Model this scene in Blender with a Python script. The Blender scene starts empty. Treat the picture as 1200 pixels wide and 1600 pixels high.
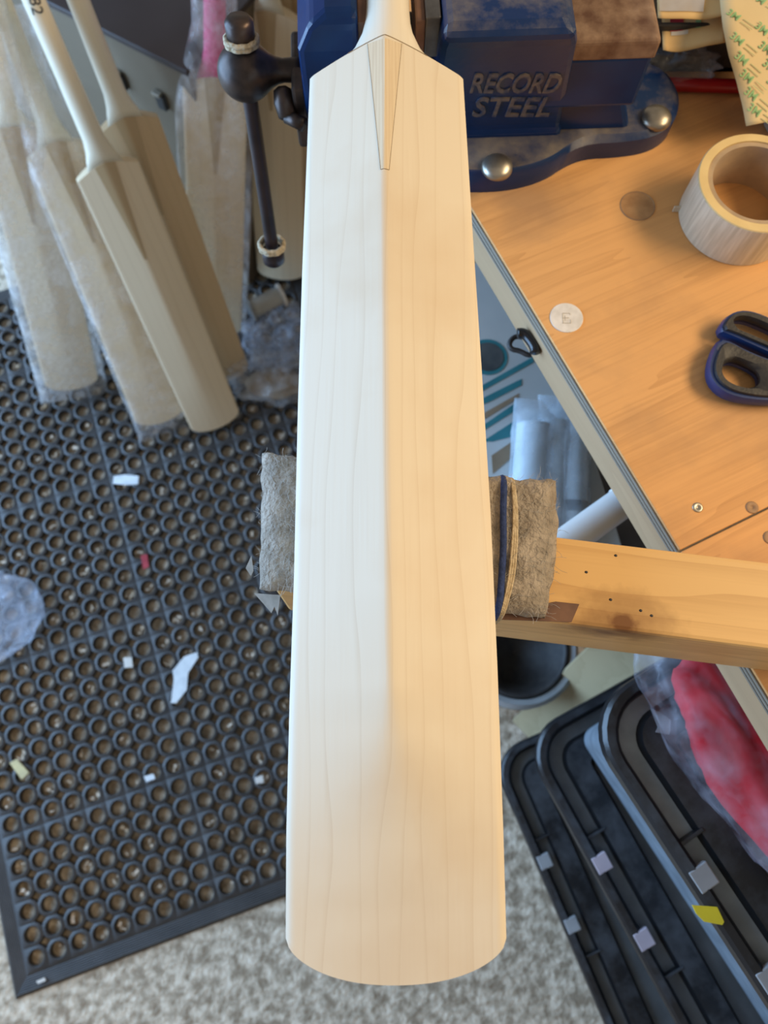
import bpy, bmesh, math, random
from mathutils import Vector, Matrix, noise
random.seed(7)
scene = bpy.context.scene
COL = scene.collection
R = math.radians

# ------------------------------------------------------------------ camera, world, lights, exposure
H = 1.55                       # camera height above the floor
PITCH = R(17)
cd = bpy.data.cameras.new('camera')
cam = bpy.data.objects.new('camera', cd); COL.objects.link(cam)
cam.location = (0, 0, H); cam.rotation_euler = (PITCH, 0, 0)
cd.sensor_fit = 'VERTICAL'; cd.sensor_height = 36; cd.sensor_width = 27; cd.lens = 27
cd.clip_start = 0.02
cd.dof.use_dof = True; cd.dof.focus_distance = 0.47; cd.dof.aperture_fstop = 8.5
scene.camera = cam

world = bpy.data.worlds.new('world'); scene.world = world; world.use_nodes = True
bg = world.node_tree.nodes['Background']
bg.inputs[0].default_value = (1.0, 0.90, 0.77, 1); bg.inputs[1].default_value = 0.31

def area(name, loc, target, size, color, power, sy=None):
    l = bpy.data.lights.new(name, 'AREA'); l.energy = power; l.color = color
    l.shape = 'RECTANGLE'; l.size = size; l.size_y = sy or size
    o = bpy.data.objects.new(name, l); COL.objects.link(o); o.location = loc
    o.rotation_euler = (Vector(target) - Vector(loc)).to_track_quat('-Z', 'Y').to_euler()
    return o
area('garage_door_daylight', (-2.3, 0.65, 1.25), (0, 0.4, 1.0), 2.6, (0.36, 0.62, 1.0), 158, 2.1)
area('warm_strip_lamp', (1.5, 0.35, 2.2), (0.15, 0.3, 1.0), 1.2, (1.0, 0.77, 0.48), 30, 0.5)

vs = scene.view_settings
vs.view_transform = 'Standard'; vs.look = 'None'; vs.gamma = 1.0; vs.use_curve_mapping = False
vs.exposure = 0.08

# ------------------------------------------------------------------ measuring helper: photo point -> place at a known height
def P(u, v, z):
    X, Y = (u - 600) / 1200, -(v - 800) / 1200
    s, c = math.sin(PITCH), math.cos(PITCH)
    t = (z - H) / (Y * s - c)
    return Vector((X * t, (Y * c + s) * t, z))
def ray(u, v):
    X, Y = (u - 600) / 1200, -(v - 800) / 1200
    s, c = math.sin(PITCH), math.cos(PITCH)
    return Vector((X, Y * c + s, Y * s - c))

# ------------------------------------------------------------------ materials
MATS = {}
def N(nt, t, **k):
    n = nt.nodes.new(t)
    for a, b in k.items():
        if a.startswith('i_'):
            key = a[2:]; key = int(key) if key.isdigit() else key.replace('_', ' ')
            n.inputs[key].default_value = b
        else: setattr(n, a, b)
    return n
def rgba(c): return (c[0], c[1], c[2], 1)
def base(name):
    m = bpy.data.materials.new(name); m.use_nodes = True; nt = m.node_tree
    return m, nt, nt.nodes['Principled BSDF'], nt.links
def ramp(nt, stops):
    r = nt.nodes.new('ShaderNodeValToRGB'); e = r.color_ramp.elements
    while len(e) < len(stops): e.new(0.5)
    for el, (p, c) in zip(e, stops): el.position = p; el.color = rgba(c)
    return r
def coords(nt, scale=(1, 1, 1), rot=(0, 0, 0)):
    tc = nt.nodes.new('ShaderNodeTexCoord'); mp = nt.nodes.new('ShaderNodeMapping')
    mp.inputs['Scale'].default_value = scale; mp.inputs['Rotation'].default_value = rot
    nt.links.new(tc.outputs['Object'], mp.inputs['Vector']); return mp.outputs['Vector']
def noisy(name, c1, c2, scale=40, rough=0.6, metal=0, bump=0.0, bscale=None, c3=None, lo=.35, hi=.65, spec=0.5, coat=0, stretch=(1, 1, 1)):
    if name in MATS: return MATS[name]
    m, nt, b, L = base(name); v = coords(nt, stretch)
    n = N(nt, 'ShaderNodeTexNoise', i_Scale=scale, i_Detail=6.0); L.new(v, n.inputs['Vector'])
    st = [(lo, c1), (hi, c2)]
    if c3: st.append((min(.98, hi + .15), c3))
    r = ramp(nt, st); L.new(n.outputs['Fac'], r.inputs[0]); L.new(r.outputs[0], b.inputs['Base Color'])
    b.inputs['Roughness'].default_value = rough; b.inputs['Metallic'].default_value = metal
    b.inputs['Specular IOR Level'].default_value = spec; b.inputs['Coat Weight'].default_value = coat
    if bump:
        n2 = N(nt, 'ShaderNodeTexNoise', i_Scale=bscale or scale * 2, i_Detail=5.0); L.new(v, n2.inputs['Vector'])
        bp = N(nt, 'ShaderNodeBump', i_Strength=bump, i_Distance=0.004); L.new(n2.outputs['Fac'], bp.inputs['Height'])
        L.new(bp.outputs[0], b.inputs['Normal'])
    MATS[name] = m; return m
def wood(name, light, dark, axis='Y', period=0.013, line=0.85, sharp=6.0, wob=0.006, rough=0.55, fiber=0.25, bump=0.05, blotch=None, spec=.35):
    """grain lines running along an axis; wobble comes from slow noise"""
    if name in MATS: return MATS[name]
    m, nt, b, L = base(name)
    st = {'Y': (1, .09, 1), 'X': (.09, 1, 1)}[axis]
    v = coords(nt, st)
    n = N(nt, 'ShaderNodeTexNoise', i_Scale=26.0, i_Detail=2.0); L.new(v, n.inputs['Vector'])
    tc = coords(nt)
    sep = nt.nodes.new('ShaderNodeSeparateXYZ'); L.new(tc, sep.inputs[0])
    w = N(nt, 'ShaderNodeMath', operation='MULTIPLY_ADD'); w.inputs[1].default_value = wob * 4
    L.new(n.outputs['Fac'], w.inputs[0]); L.new(sep.outputs[0 if axis == 'Y' else 1], w.inputs[2])
    f = N(nt, 'ShaderNodeMath', operation='MULTIPLY'); f.inputs[1].default_value = 1 / period; L.new(w.outputs[0], f.inputs[0])
    fr = N(nt, 'ShaderNodeMath', operation='FRACT'); L.new(f.outputs[0], fr.inputs[0])
    pw = N(nt, 'ShaderNodeMath', operation='POWER'); pw.inputs[1].default_value = sharp; L.new(fr.outputs[0], pw.inputs[0])
    ns = N(nt, 'ShaderNodeTexNoise', i_Scale=420.0, i_Detail=3.0)
    v2 = coords(nt, {'Y': (1, .03, 1), 'X': (.03, 1, 1)}[axis]); L.new(v2, ns.inputs['Vector'])
    a = N(nt, 'ShaderNodeMath', operation='MULTIPLY'); a.inputs[1].default_value = line; L.new(pw.outputs[0], a.inputs[0])
    nb = N(nt, 'ShaderNodeTexNoise', i_Scale=14.0, i_Detail=3.0); L.new(v, nb.inputs['Vector'])
    a2 = N(nt, 'ShaderNodeMath', operation='MULTIPLY_ADD'); a2.inputs[1].default_value = fiber; L.new(ns.outputs['Fac'], a2.inputs[0]); L.new(a.outputs[0], a2.inputs[2])
    a3 = N(nt, 'ShaderNodeMath', operation='MULTIPLY_ADD'); a3.inputs[1].default_value = .45; L.new(nb.outputs['Fac'], a3.inputs[0]); L.new(a2.outputs[0], a3.inputs[2])
    a4 = N(nt, 'ShaderNodeMath', operation='SUBTRACT'); a4.inputs[1].default_value = .22 + fiber * .5; L.new(a3.outputs[0], a4.inputs[0]); a4.use_clamp = True
    mx = N(nt, 'ShaderNodeMix', data_type='RGBA'); mx.inputs[6].default_value = rgba(light); mx.inputs[7].default_value = rgba(dark)
    L.new(a4.outputs[0], mx.inputs[0]); out = mx.outputs[2]
    if blotch:
        n3 = N(nt, 'ShaderNodeTexNoise', i_Scale=blotch[0], i_Detail=5.0); L.new(coords(nt), n3.inputs['Vector'])
        r3 = ramp(nt, [(.5, (0, 0, 0)), (.72, (1, 1, 1))]); L.new(n3.outputs['Fac'], r3.inputs[0])
        m3 = N(nt, 'ShaderNodeMath', operation='MULTIPLY'); m3.inputs[1].default_value = blotch[2]; L.new(r3.outputs[0], m3.inputs[0])
        mm = N(nt, 'ShaderNodeMix', data_type='RGBA'); mm.inputs[7].default_value = rgba(blotch[1])
        L.new(m3.outputs[0], mm.inputs[0]); L.new(out, mm.inputs[6]); out = mm.outputs[2]
    L.new(out, b.inputs['Base Color'])
    b.inputs['Roughness'].default_value = rough; b.inputs['Specular IOR Level'].default_value = spec
    bp = N(nt, 'ShaderNodeBump', i_Strength=bump, i_Distance=0.001); L.new(ns.outputs['Fac'], bp.inputs['Height']); L.new(bp.outputs[0], b.inputs['Normal'])
    MATS[name] = m; return m
def film(name, color, alpha, rough=0.2, bubble=None, strength=.5):
    if name in MATS: return MATS[name]
    m, nt, b, L = base(name)
    b.inputs['Base Color'].default_value = rgba(color); b.inputs['Roughness'].default_value = rough
    tr = nt.nodes.new('ShaderNodeBsdfTransparent'); mx = nt.nodes.new('ShaderNodeMixShader')
    out = nt.nodes['Material Output']
    n = N(nt, 'ShaderNodeTexNoise', i_Scale=30.0, i_Detail=4.0); L.new(coords(nt), n.inputs['Vector'])
    mr = N(nt, 'ShaderNodeMapRange'); mr.inputs[1].default_value = .35; mr.inputs[2].default_value = .7
    mr.inputs[3].default_value = max(0, alpha - .15); mr.inputs[4].default_value = min(1, alpha + .15); L.new(n.outputs['Fac'], mr.inputs[0])
    L.new(mr.outputs[0], mx.inputs[0]); L.new(tr.outputs[0], mx.inputs[1]); L.new(b.outputs[0], mx.inputs[2]); L.new(mx.outputs[0], out.inputs[0])
    if bubble:
        vo = N(nt, 'ShaderNodeTexVoronoi', i_Scale=bubble); L.new(coords(nt), vo.inputs['Vector'])
        bp = N(nt, 'ShaderNodeBump', i_Strength=strength, i_Distance=.003, invert=True); L.new(vo.outputs['Distance'], bp.inputs['Height']); L.new(bp.outputs[0], b.inputs['Normal'])
    MATS[name] = m; return m

WILLOW = wood('willow', (.80, .69, .53), (.60, .45, .29), 'Y', .0125, .33, 9, .010, .5, .24, .06, blotch=(11, (.66, .48, .30), .35))
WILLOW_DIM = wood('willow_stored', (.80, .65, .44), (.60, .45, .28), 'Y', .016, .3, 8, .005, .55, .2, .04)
HANDLE_WOOD = wood('handle_wood', (.84, .75, .60), (.72, .60, .44), 'Y', .006, .2, 4, .002, .35, .2, .03, spec=.5)
HANDLE_PALE = wood('handle_pale', (.78, .70, .53), (.66, .56, .40), 'Y', .006, .2, 4, .002, .4, .2, .03)
CANE = wood('cane_splice', (.78, .63, .43), (.50, .33, .18), 'Y', .0022, .35, 3, .001, .5, .8, .08)
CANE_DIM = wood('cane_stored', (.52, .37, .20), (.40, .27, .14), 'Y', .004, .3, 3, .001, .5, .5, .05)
PLYTOP = wood('plywood_top', (.74, .385, .14), (.44, .20, .063), 'X', .043, .30, 1.6, .05, .55, .75, .08, blotch=(9, (.33, .19, .10), .6))
PLYGREY = noisy('ply_grey', (.16, .14, .11), (.25, .215, .165), 90, .8, stretch=(1, .1, 1))
PLYPALE = noisy('ply_pale', (.36, .29, .21), (.26, .22, .165), 90, .8, stretch=(1, .1, 1))
RAIL = wood('rail_wood', (.44, .295, .165), (.30, .19, .10), 'Y', .010, .35, 3, .004, .6, .4, .05)
PINE = wood('pine_beam', (.78, .47, .18), (.52, .27, .09), 'X', .017, .45, 2.5, .016, .45, .5, .06, blotch=(16, (.58, .32, .12), .5))
KNOT = noisy('knot', (.16, .06, .02), (.33, .16, .06), 160, .55)
BLUE = noisy('blue_enamel', (.001, .017, .075), (.0016, .026, .10), 30, .30, bump=.06, bscale=60, spec=.35)
def dusty(name, c, dust, zmin=0.25):
    if name in MATS: return MATS[name]
    m, nt, b, L = base(name)
    ge = nt.nodes.new('ShaderNodeNewGeometry'); sp = nt.nodes.new('ShaderNodeSeparateXYZ'); L.new(ge.outputs['Normal'], sp.inputs[0])
    n = N(nt, 'ShaderNodeTexNoise', i_Scale=17.0, i_Detail=9.0, i_Roughness=.65); L.new(coords(nt), n.inputs['Vector'])
    mr = N(nt, 'ShaderNodeMapRange'); mr.inputs[1].default_value = .55; mr.inputs[2].default_value = .97; L.new(sp.outputs[2], mr.inputs[0])
    mn = N(nt, 'ShaderNodeMapRange'); mn.inputs[1].default_value = .42; mn.inputs[2].default_value = .78; L.new(n.outputs['Fac'], mn.inputs[0])
    mu = N(nt, 'ShaderNodeMath', operation='MULTIPLY'); L.new(mr.outputs[0], mu.inputs[0]); L.new(mn.outputs[0], mu.inputs[1])
    mx = N(nt, 'ShaderNodeMix', data_type='RGBA'); mx.inputs[6].default_value = rgba(c); mx.inputs[7].default_value = rgba(dust)
    L.new(mu.outputs[0], mx.inputs[0]); L.new(mx.outputs[2], b.inputs['Base Color'])
    r2 = N(nt, 'ShaderNodeMapRange'); r2.inputs[3].default_value = .3; r2.inputs[4].default_value = .85; L.new(mu.outputs[0], r2.inputs[0]); L.new(r2.outputs[0], b.inputs['Roughness'])
    n2 = N(nt, 'ShaderNodeTexNoise', i_Scale=90.0, i_Detail=3.0); L.new(coords(nt), n2.inputs['Vector'])
    bp = N(nt, 'ShaderNodeBump', i_Strength=.12, i_Distance=.003); L.new(n2.outputs['Fac'], bp.inputs['Height']); L.new(bp.outputs[0], b.inputs['Normal'])
    MATS[name] = m; return m
BLUED = dusty('blue_enamel_dusty', (.0012, .020, .085), (.27, .21, .135))
STEELDK = noisy('dark_steel', (.035, .028, .026), (.085, .06, .05), 60, .38, .7)
BARMAT = noisy('black_bar', (.016, .011, .014), (.035, .022, .025), 40, .35, .3)
RUST = noisy('rusty_steel', (.12, .055, .03), (.30, .19, .12), 55, .7, .2, bump=.2, c3=(.40, .30, .22))
STEEL = noisy('zinc_bolt', (.50, .46, .38), (.30, .26, .21), 40, .36, .9)
ROPE = noisy('rope', (.62, .52, .36), (.38, .29, .17), 220, .9, bump=.8, bscale=400)
LEATHER = noisy('leather', (.20, .10, .06), (.12, .06, .04), 60, .7)
FELT = noisy('felt', (.46, .39, .315), (.29, .245, .195), 70, 1.0, bump=1.0, bscale=260, c3=(.54, .46, .37), spec=.1)
FELTHAIR = noisy('felt_fibres', (.55, .54, .52), (.42, .38, .33), 90, 1.0, spec=.1)
GREYFAB = noisy('grey_fabric', (.40, .40, .38), (.55, .54, .52), 150, .9)
NAVYBAND = noisy('navy_band', (.012, .03, .11), (.025, .05, .17), 300, .8, bump=.4, bscale=500)
TWINE = noisy('twine', (.66, .54, .36), (.45, .34, .20), 250, .8, bump=.5, bscale=400)
def tape_mat():
    m, nt, b, L = base('glass_tape'); tc = nt.nodes.new('ShaderNodeTexCoord'); sp = nt.nodes.new('ShaderNodeSeparateXYZ')
    L.new(tc.outputs['Object'], sp.inputs[0]); at = N(nt, 'ShaderNodeMath', operation='ARCTAN2'); L.new(sp.outputs[1], at.inputs[0]); L.new(sp.outputs[0], at.inputs[1])
    cb = nt.nodes.new('ShaderNodeCombineXYZ'); L.new(at.outputs[0], cb.inputs[0])
    zs = N(nt, 'ShaderNodeMath', operation='MULTIPLY'); zs.inputs[1].default_value = 1.5; L.new(sp.outputs[2], zs.inputs[0]); L.new(zs.outputs[0], cb.inputs[2])
    n = N(nt, 'ShaderNodeTexNoise', i_Scale=14.0, i_Detail=4.0); L.new(cb.outputs[0], n.inputs['Vector'])
    r = ramp(nt, [(.35, (.50, .43, .31)), (.5, (.58, .50, .37)), (.68, (.68, .60, .45))]); L.new(n.outputs['Fac'], r.inputs[0]); L.new(r.outputs[0], b.inputs['Base Color'])
    b.inputs['Roughness'].default_value = .3
    return m
TAPE = tape_mat()
TAPEEDGE = noisy('tape_edge', (.80, .60, .28), (.70, .50, .22), 30, .5)
CARDCORE = noisy('card_core', (.50, .36, .22), (.40, .29, .19), 60, .85)
RUBBER = noisy('rubber', (.032, .029, .027), (.052, .047, .044), 22, .52, bump=.15, bscale=300, c3=(.068, .062, .056))
CONCRETE = noisy('concrete', (.32, .245, .165), (.68, .565, .42), 48, .92, bump=.9, bscale=120, c3=(.82, .71, .56), lo=.38, hi=.6)
CHIP = noisy('wood_chip', (.48, .34, .20), (.80, .68, .54), 60, .8)
WHITE = noisy('white_plastic', (.75, .78, .78), (.62, .65, .66), 60, .4)
OFFWHITE = noisy('off_white', (.68, .64, .57), (.60, .55, .48), 70, .6)
YELLOWCHIP = noisy('yellow_chip', (.62, .52, .25), (.50, .42, .22), 60, .7)
REDBIT = noisy('red_bit', (.30, .01, .02), (.4, .03, .04), 60, .5)
BLACKP = dusty('black_plastic', (.009, .010, .012), (.075, .082, .092))
BLACKGLOSS = noisy('black_gloss', (.006, .007, .009), (.011, .012, .014), 40, .18)
BLACKSOFT = noisy('black_soft', (.020, .018, .018), (.035, .032, .030), 80, .55, bump=.15, bscale=300)
NAVY = noisy('navy_plastic', (.010, .030, .125), (.014, .04, .15), 50, .35)
CLEARBOX = film('cloudy_box', (.30, .36, .42), .72, .35)
SMOKEBOX = film('dusty_box', (.12, .13, .135), .85, .5)
BUBBLE = film('bubble_wrap', (.92, .88, .86), .22, .12, 100, .45)
BUBBLE2 = film('bubble_wrap_dense', (.92, .92, .92), .33, .12, 100, .45)
CLEAR = film('clear_bag', (.62, .62, .62), .17, .12, 60, .4)
CLEARFOG = film('foggy_bag', (.60, .66, .78), .24, .15, 60, .3)
PACKET = film('packet_film', (.56, .66, .74), .40, .12, 40, .3)
PALETUBE = noisy('pale_tube', (.42, .50, .55), (.52, .60, .64), 14, .5)
PVC = noisy('white_pvc', (.66, .66, .64), (.58, .58, .57), 20, .35)
PINK = noisy('pink_grip', (.62, .035, .14), (.80, .13, .27), 130, .6, bump=.5, bscale=240)
REDCLOTH = noisy('red_cloth', (.40, .006, .016), (.55, .015, .022), 14, .8, bump=.4, bscale=30)
REDTUBE = noisy('red_tube', (.36, .004, .012), (.30, .004, .010), 40, .3)
KRAFT = noisy('kraft_paper', (.70, .47, .20), (.64, .42, .18), 30, .75)
KRAFT2 = noisy('kraft_sheet', (.74, .56, .29), (.68, .51, .26), 20, .7)
GREEN3 = noisy('green_print', (.25, .44, .18), (.30, .50, .24), 60, .7)
GREENPALE = noisy('green_fine_print', (.45, .50, .24), (.50, .50, .26), 60, .7)
GREYPANEL = noisy('grey_panel', (.13, .096, .058), (.155, .115, .072), 8, .6)
BROWNLID = noisy('brown_lid', (.036, .025, .024), (.046, .033, .031), 9, .5)
CARTON = noisy('carton_white', (.42, .46, .46), (.52, .55, .54), 9, .6)
TEAL = noisy('teal_print', (.02, .16, .19), (.035, .21, .24), 20, .6)
BROWNCARD = noisy('brown_card', (.22, .16, .10), (.30, .22, .14), 30, .85)
GREYBUCKET = noisy('grey_bucket', (.36, .37, .37), (.28, .29, .29), 20, .4)
PALEPLY = wood('pale_ply', (.50, .40, .235), (.36, .27, .15), 'Y', .03, .35, 2, .015, .6, .3, .04)
INK = noisy('ink', (.02, .02, .025), (.03, .03, .035), 60, .6)
STICKER = noisy('sticker', (.80, .74, .66), (.66, .60, .52), 130, .5)
STICKERMARK = noisy('sticker_mark', (.42, .34, .24), (.50, .42, .32), 130, .6)
DUSTPATCH = noisy('plug_wood', (.40, .24, .12), (.30, .17, .085), 120, .6)
DARKLINE = noisy('dark_line', (.30, .21, .12), (.22, .15, .08), 60, .7)
YELLOWTAG = noisy('yellow_tag', (.80, .66, .03), (.70, .56, .03), 30, .4)
PINKTAG = noisy('pinkish_lug', (.50, .42, .46), (.42, .36, .40), 30, .4)
TINGREY = noisy('grey_tin', (.26, .24, .20), (.32, .30, .26), 30, .4)

# ------------------------------------------------------------------ geometry helpers
def tag(o, label, cat, group=None, kind=None):
    if label: o['label'] = label
    if cat: o['category'] = cat
    if group: o['group'] = group
    if kind: o['kind'] = kind
    return o
def thing(name, loc, label, cat, group=None, rotz=0, mat=None):
    o = bpy.data.objects.new(name, None); COL.objects.link(o); o.empty_display_size = .03
    if mat is not None:
        o.location = mat.to_translation(); o.rotation_euler = mat.to_euler()
    else:
        o.location = loc; o.rotation_euler = (0, 0, rotz)
    o['_off'] = 0; del o['_off']
    return tag(o, label, cat, group)
class MB:
    def __init__(s): s.v = []; s.f = []
    def add(s, vs, fs):
        k = len(s.v); s.v += [Vector(x) for x in vs]; s.f += [tuple(i + k for i in f) for f in fs]; return s
    def box(s, c, d, m=None):
        c = Vector(c); x, y, z = d[0] / 2, d[1] / 2, d[2] / 2
        vs = [Vector((sx * x, sy * y, sz * z)) for sz in (-1, 1) for sy in (-1, 1) for sx in (-1, 1)]
        vs = [c + (m @ v if m else v) for v in vs]
        return s.add(vs, [(0, 2, 3, 1), (4, 5, 7, 6), (0, 1, 5, 4), (2, 6, 7, 3), (0, 4, 6, 2), (1, 3, 7, 5)])
    def loft(s, rings, caps=True, closed=True):
        n = len(rings[0]); vs = [p for r in rings for p in r]; fs = []
        for j in range(len(rings) - 1):
            for i in range(n if closed else n - 1):
                a, b = j * n + i, j * n + (i + 1) % n
                fs.append((a, b, b + n, a + n))
        if caps and closed:
            fs.append(tuple(reversed(range(n)))); fs.append(tuple(range((len(rings) - 1) * n, len(rings) * n)))
        return s.add(vs, fs)
    def prism(s, poly, z0, z1, inset=0, zi=0):
        n = len(poly); c = Vector((sum(p[0] for p in poly) / n, sum(p[1] for p in poly) / n))
        rings = [[Vector((p[0], p[1], z0)) for p in poly]]
        if inset:
            rings.append([Vector((p[0], p[1], z1 - zi)) for p in poly])
            def ins(p):
                d = Vector((p[0], p[1])) - c; l = d.length or 1; q = c + d * (1 - inset / l); return Vector((q.x, q.y, z1))
            rings.append([ins(p) for p in poly])
        else: rings.append([Vector((p[0], p[1], z1)) for p in poly])
        return s.loft(rings)
    def lathe(s, prof, n=24, c=(0, 0, 0), m=None, caps=True):
        c = Vector(c); rings = []
        for r, z in prof:
            rings.append([c + (m @ Vector((r * math.cos(2 * math.pi * i / n), r * math.sin(2 * math.pi * i / n), z)) if m else Vector((r * math.cos(2 * math.pi * i / n), r * math.sin(2 * math.pi * i / n), z))) for i in range(n)])
        return s.loft(rings, caps)
    def tube(s, pts, r, n=10, caps=True, closed=False):
        pts = [Vector(p) for p in pts]; rings = []; up = None
        rr = r if isinstance(r, (list, tuple)) else [r] * len(pts)
        for i, p in enumerate(pts):
            a = pts[(i - 1) % len(pts)] if (closed or i > 0) else p
            b = pts[(i + 1) % len(pts)] if (closed or i < len(pts) - 1) else p
            t = (b - a).normalized()
            if up is None:
                up = Vector((0, 0, 1)) if abs(t.z) < .9 else Vector((1, 0, 0))
            u = (up - t * up.dot(t)).normalized(); w = t.cross(u); up = u
            rings.append([p + (u * math.cos(2 * math.pi * k / n) + w * math.sin(2 * math.pi * k / n)) * rr[i] for k in range(n)])
        if closed:
            rings.append(rings[0]); return s.loft(rings, False)
        return s.loft(rings, caps)
    def grid(s, nu, nv, fn):
        vs = [fn(i / (nu - 1), j / (nv - 1)) for j in range(nv) for i in range(nu)]
        fs = [(j * nu + i, j * nu + i + 1, (j + 1) * nu + i + 1, (j + 1) * nu + i) for j in range(nv - 1) for i in range(nu - 1)]
        return s.add(vs, fs)
    def build(s, name, mat, parent=None, smooth=False, bevel=0, loc=None, world=True, solid=0, auto=None):
        me = bpy.data.meshes.new(name)
        off = Vector((0, 0, 0))
        if parent is not None and world:
            p = parent; off = Vector((0, 0, 0))
            while p is not None: off += Vector(p.location); p = p.parent
        elif loc is not None: off = Vector(loc)
        me.from_pydata([v - off for v in s.v], [], s.f); me.update()
        bm = bmesh.new(); bm.from_mesh(me)
        bmesh.ops.recalc_face_normals(bm, faces=bm.faces); bm.to_mesh(me); bm.free()
        me.materials.append(mat)
        o = bpy.data.objects.new(name, me); COL.objects.link(o)
        if parent is not None: o.parent = parent
        elif loc is not None: o.location = loc
        if smooth:
            for p in me.polygons: p.use_smooth = True
            if auto is not None:
                me.set_sharp_from_angle(angle=R(auto))
        if solid:
            md = o.modifiers.new('thickness', 'SOLIDIFY'); md.thickness = solid; md.offset = 0
        if bevel:
            md = o.modifiers.new('bevel', 'BEVEL'); md.width = bevel; md.segments = 2; md.limit_method = 'ANGLE'; md.angle_limit = R(35)
        return o
def circle_pts(c, r, n=20, a0=0, a1=360):
    return [(c[0] + r * math.cos(R(a0 + (a1 - a0) * i / n)), c[1] + r * math.sin(R(a0 + (a1 - a0) * i / n))) for i in range(n)]
def smoothpoly(pts, it=2, closed=True):
    pts = [Vector(p) for p in pts]
    for _ in range(it):
        q = []; n = len(pts)
        for i in range(n if closed else n - 1):
            a, b = pts[i], pts[(i + 1) % n]
            q += [a * .75 + b * .25, a * .25 + b * .75]
        if not closed: q = [pts[0]] + q + [pts[-1]]
        pts = q
    return pts
def text_mesh(body, size, depth, name, mat, parent, matrix, bold=0.0, world=True):
    cu = bpy.data.curves.new(name, 'FONT'); cu.body = body; cu.size = size; cu.extrude = depth; cu.offset = bold
    cu.align_x = 'CENTER'; cu.align_y = 'CENTER'; cu.resolution_u = 3
    tmp = bpy.data.objects.new('tmp', cu); COL.objects.link(tmp)
    dg = bpy.context.evaluated_depsgraph_get(); dg.update()
    me = bpy.data.meshes.new_from_object(tmp.evaluated_get(dg))
    bpy.data.objects.remove(tmp); bpy.data.curves.remove(cu)
    me.transform(matrix); me.materials.clear(); me.materials.append(mat)
    o = bpy.data.objects.new(name, me); COL.objects.link(o)
    if parent is not None:
        o.parent = parent
        if world:
            me.transform(Matrix.Translation(-Vector(parent.location)))
    return o
def frame(o, x, y):
    """matrix with origin o, x axis x, y axis near y"""
    x = Vector(x).normalized(); z = x.cross(Vector(y)).normalized(); y = z.cross(x)
    return Matrix(((x.x, y.x, z.x, o[0]), (x.y, y.y, z.y, o[1]), (x.z, y.z, z.z, o[2]), (0, 0, 0, 1)))
def blob(c, size, seed, amp=.25, freq=3.0, nu=40, nv=22, flat=None, crease=0.0, rot=None):
    mb = MB(); c = Vector(c); so = Vector((seed * 7.1, seed * 3.3, seed * 1.7)); rings = []
    for j in range(nv):
        th = math.pi * (j + .02) / (nv - 1 + .04); ring = []
        for i in range(nu):
            ph = 2 * math.pi * i / nu
            d = Vector((math.sin(th) * math.cos(ph), math.sin(th) * math.sin(ph), math.cos(th)))
            k = 1 + amp * noise.noise(d * freq + so) + crease * abs(noise.noise(d * freq * 3 + so)) + amp * .4 * noise.noise(d * freq * 2.3 + so)
            p = Vector((d.x * size[0] * k, d.y * size[1] * k, d.z * size[2] * k))
            if flat is not None and p.z < flat: p.z = flat + (p.z - flat) * .05
            if rot: p = rot @ p
            ring.append(c + p)
        rings.append(ring)
    mb.loft(rings, True); return mb

BZ = 0.15
BENCH = 0.82 + BZ

# ================================================================== SETTING: floor
fl = MB().grid(61, 61, lambda a, b: Vector((-3 + 6 * a, -2 + 6 * b, 0.0015 * noise.noise(Vector((a * 60, b * 60, 0))) - .0015)))
floor = fl.build('floor', CONCRETE, smooth=True); tag(floor, 'rough pale concrete floor', None, kind='structure')

# ================================================================== RUBBER MAT
MC = P(20, 1565, 0.012); MA = R(19.3); PIT = 0.0390
ex = Vector((math.cos(MA), math.sin(MA), 0)); ey = Vector((-math.sin(MA), math.cos(MA), 0))
NX, NY = 22, 35; BORD = 0.034
mat_root = thing('rubber_mat', (MC.x, MC.y, 0), 'large black rubber ring mat full of round holes on the concrete floor', 'mat', rotz=MA)
g = MB(); NS = 16
band_x = {8, 17}; band_y = {5, 13, 21, 29}
for iy in range(NY):
    for ix in range(NX):
        cx, cy = BORD + PIT * (ix + .5), BORD + PIT * (iy + .5)
        rings = [[], [], [], [], []]; hp = PIT / 2
        for k in range(NS):
            a = 2 * math.pi * k / NS; ca, sa = math.cos(a), math.sin(a)
            for q, (r, z) in enumerate(((.0136, .001), (.0133, .0125), (.0150, .0142), (.0178, .0138))):
                rings[q].append((cx + r * ca, cy + r * sa, z))
            d = min(hp / max(abs(ca), 1e-6), hp / max(abs(sa), 1e-6))
            if k % 4 == 2:
                qx, qy = (1 if ca > 0 else -1), (1 if sa > 0 else -1)
                fill = (qx > 0 and ix in band_x) or (qx < 0 and ix - 1 in band_x) or (qy > 0 and iy in band_y) or (qy < 0 and iy - 1 in band_y)
                edge = (qx > 0 and ix == NX - 1) or (qx < 0 and ix == 0) or (qy > 0 and iy == NY - 1) or (qy < 0 and iy == 0)
                if not (fill or edge): d = .0205
            rings[4].append((cx + d * ca, cy + d * sa, .0122))
        k0 = len(g.v); vs = [Vector(p) for r in rings for p in r]
        fs = []
        for j in range(4):
            for i in range(NS): fs.append((j * NS + i, j * NS + (i + 1) % NS, (j + 1) * NS + (i + 1) % NS, (j + 1) * NS + i))
        # walls of the small gaps between the rings
        low = len(vs); vs += [Vector((p[0], p[1], .001)) for p in rings[4]]
        for i in range(NS):
            if i % 4 in (1, 2): fs.append((4 * NS + i, 4 * NS + (i + 1) % NS, low + (i + 1) % NS, low + i))
        g.add(vs, fs)
g.build('ring_grid', RUBBER, mat_root, smooth=True, world=False, auto=50)
W_, L_ = BORD * 2 + PIT * NX, BORD * 2 + PIT * NY
b = MB()
prof = [(0, .0005), (.004, .004)]
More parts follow.
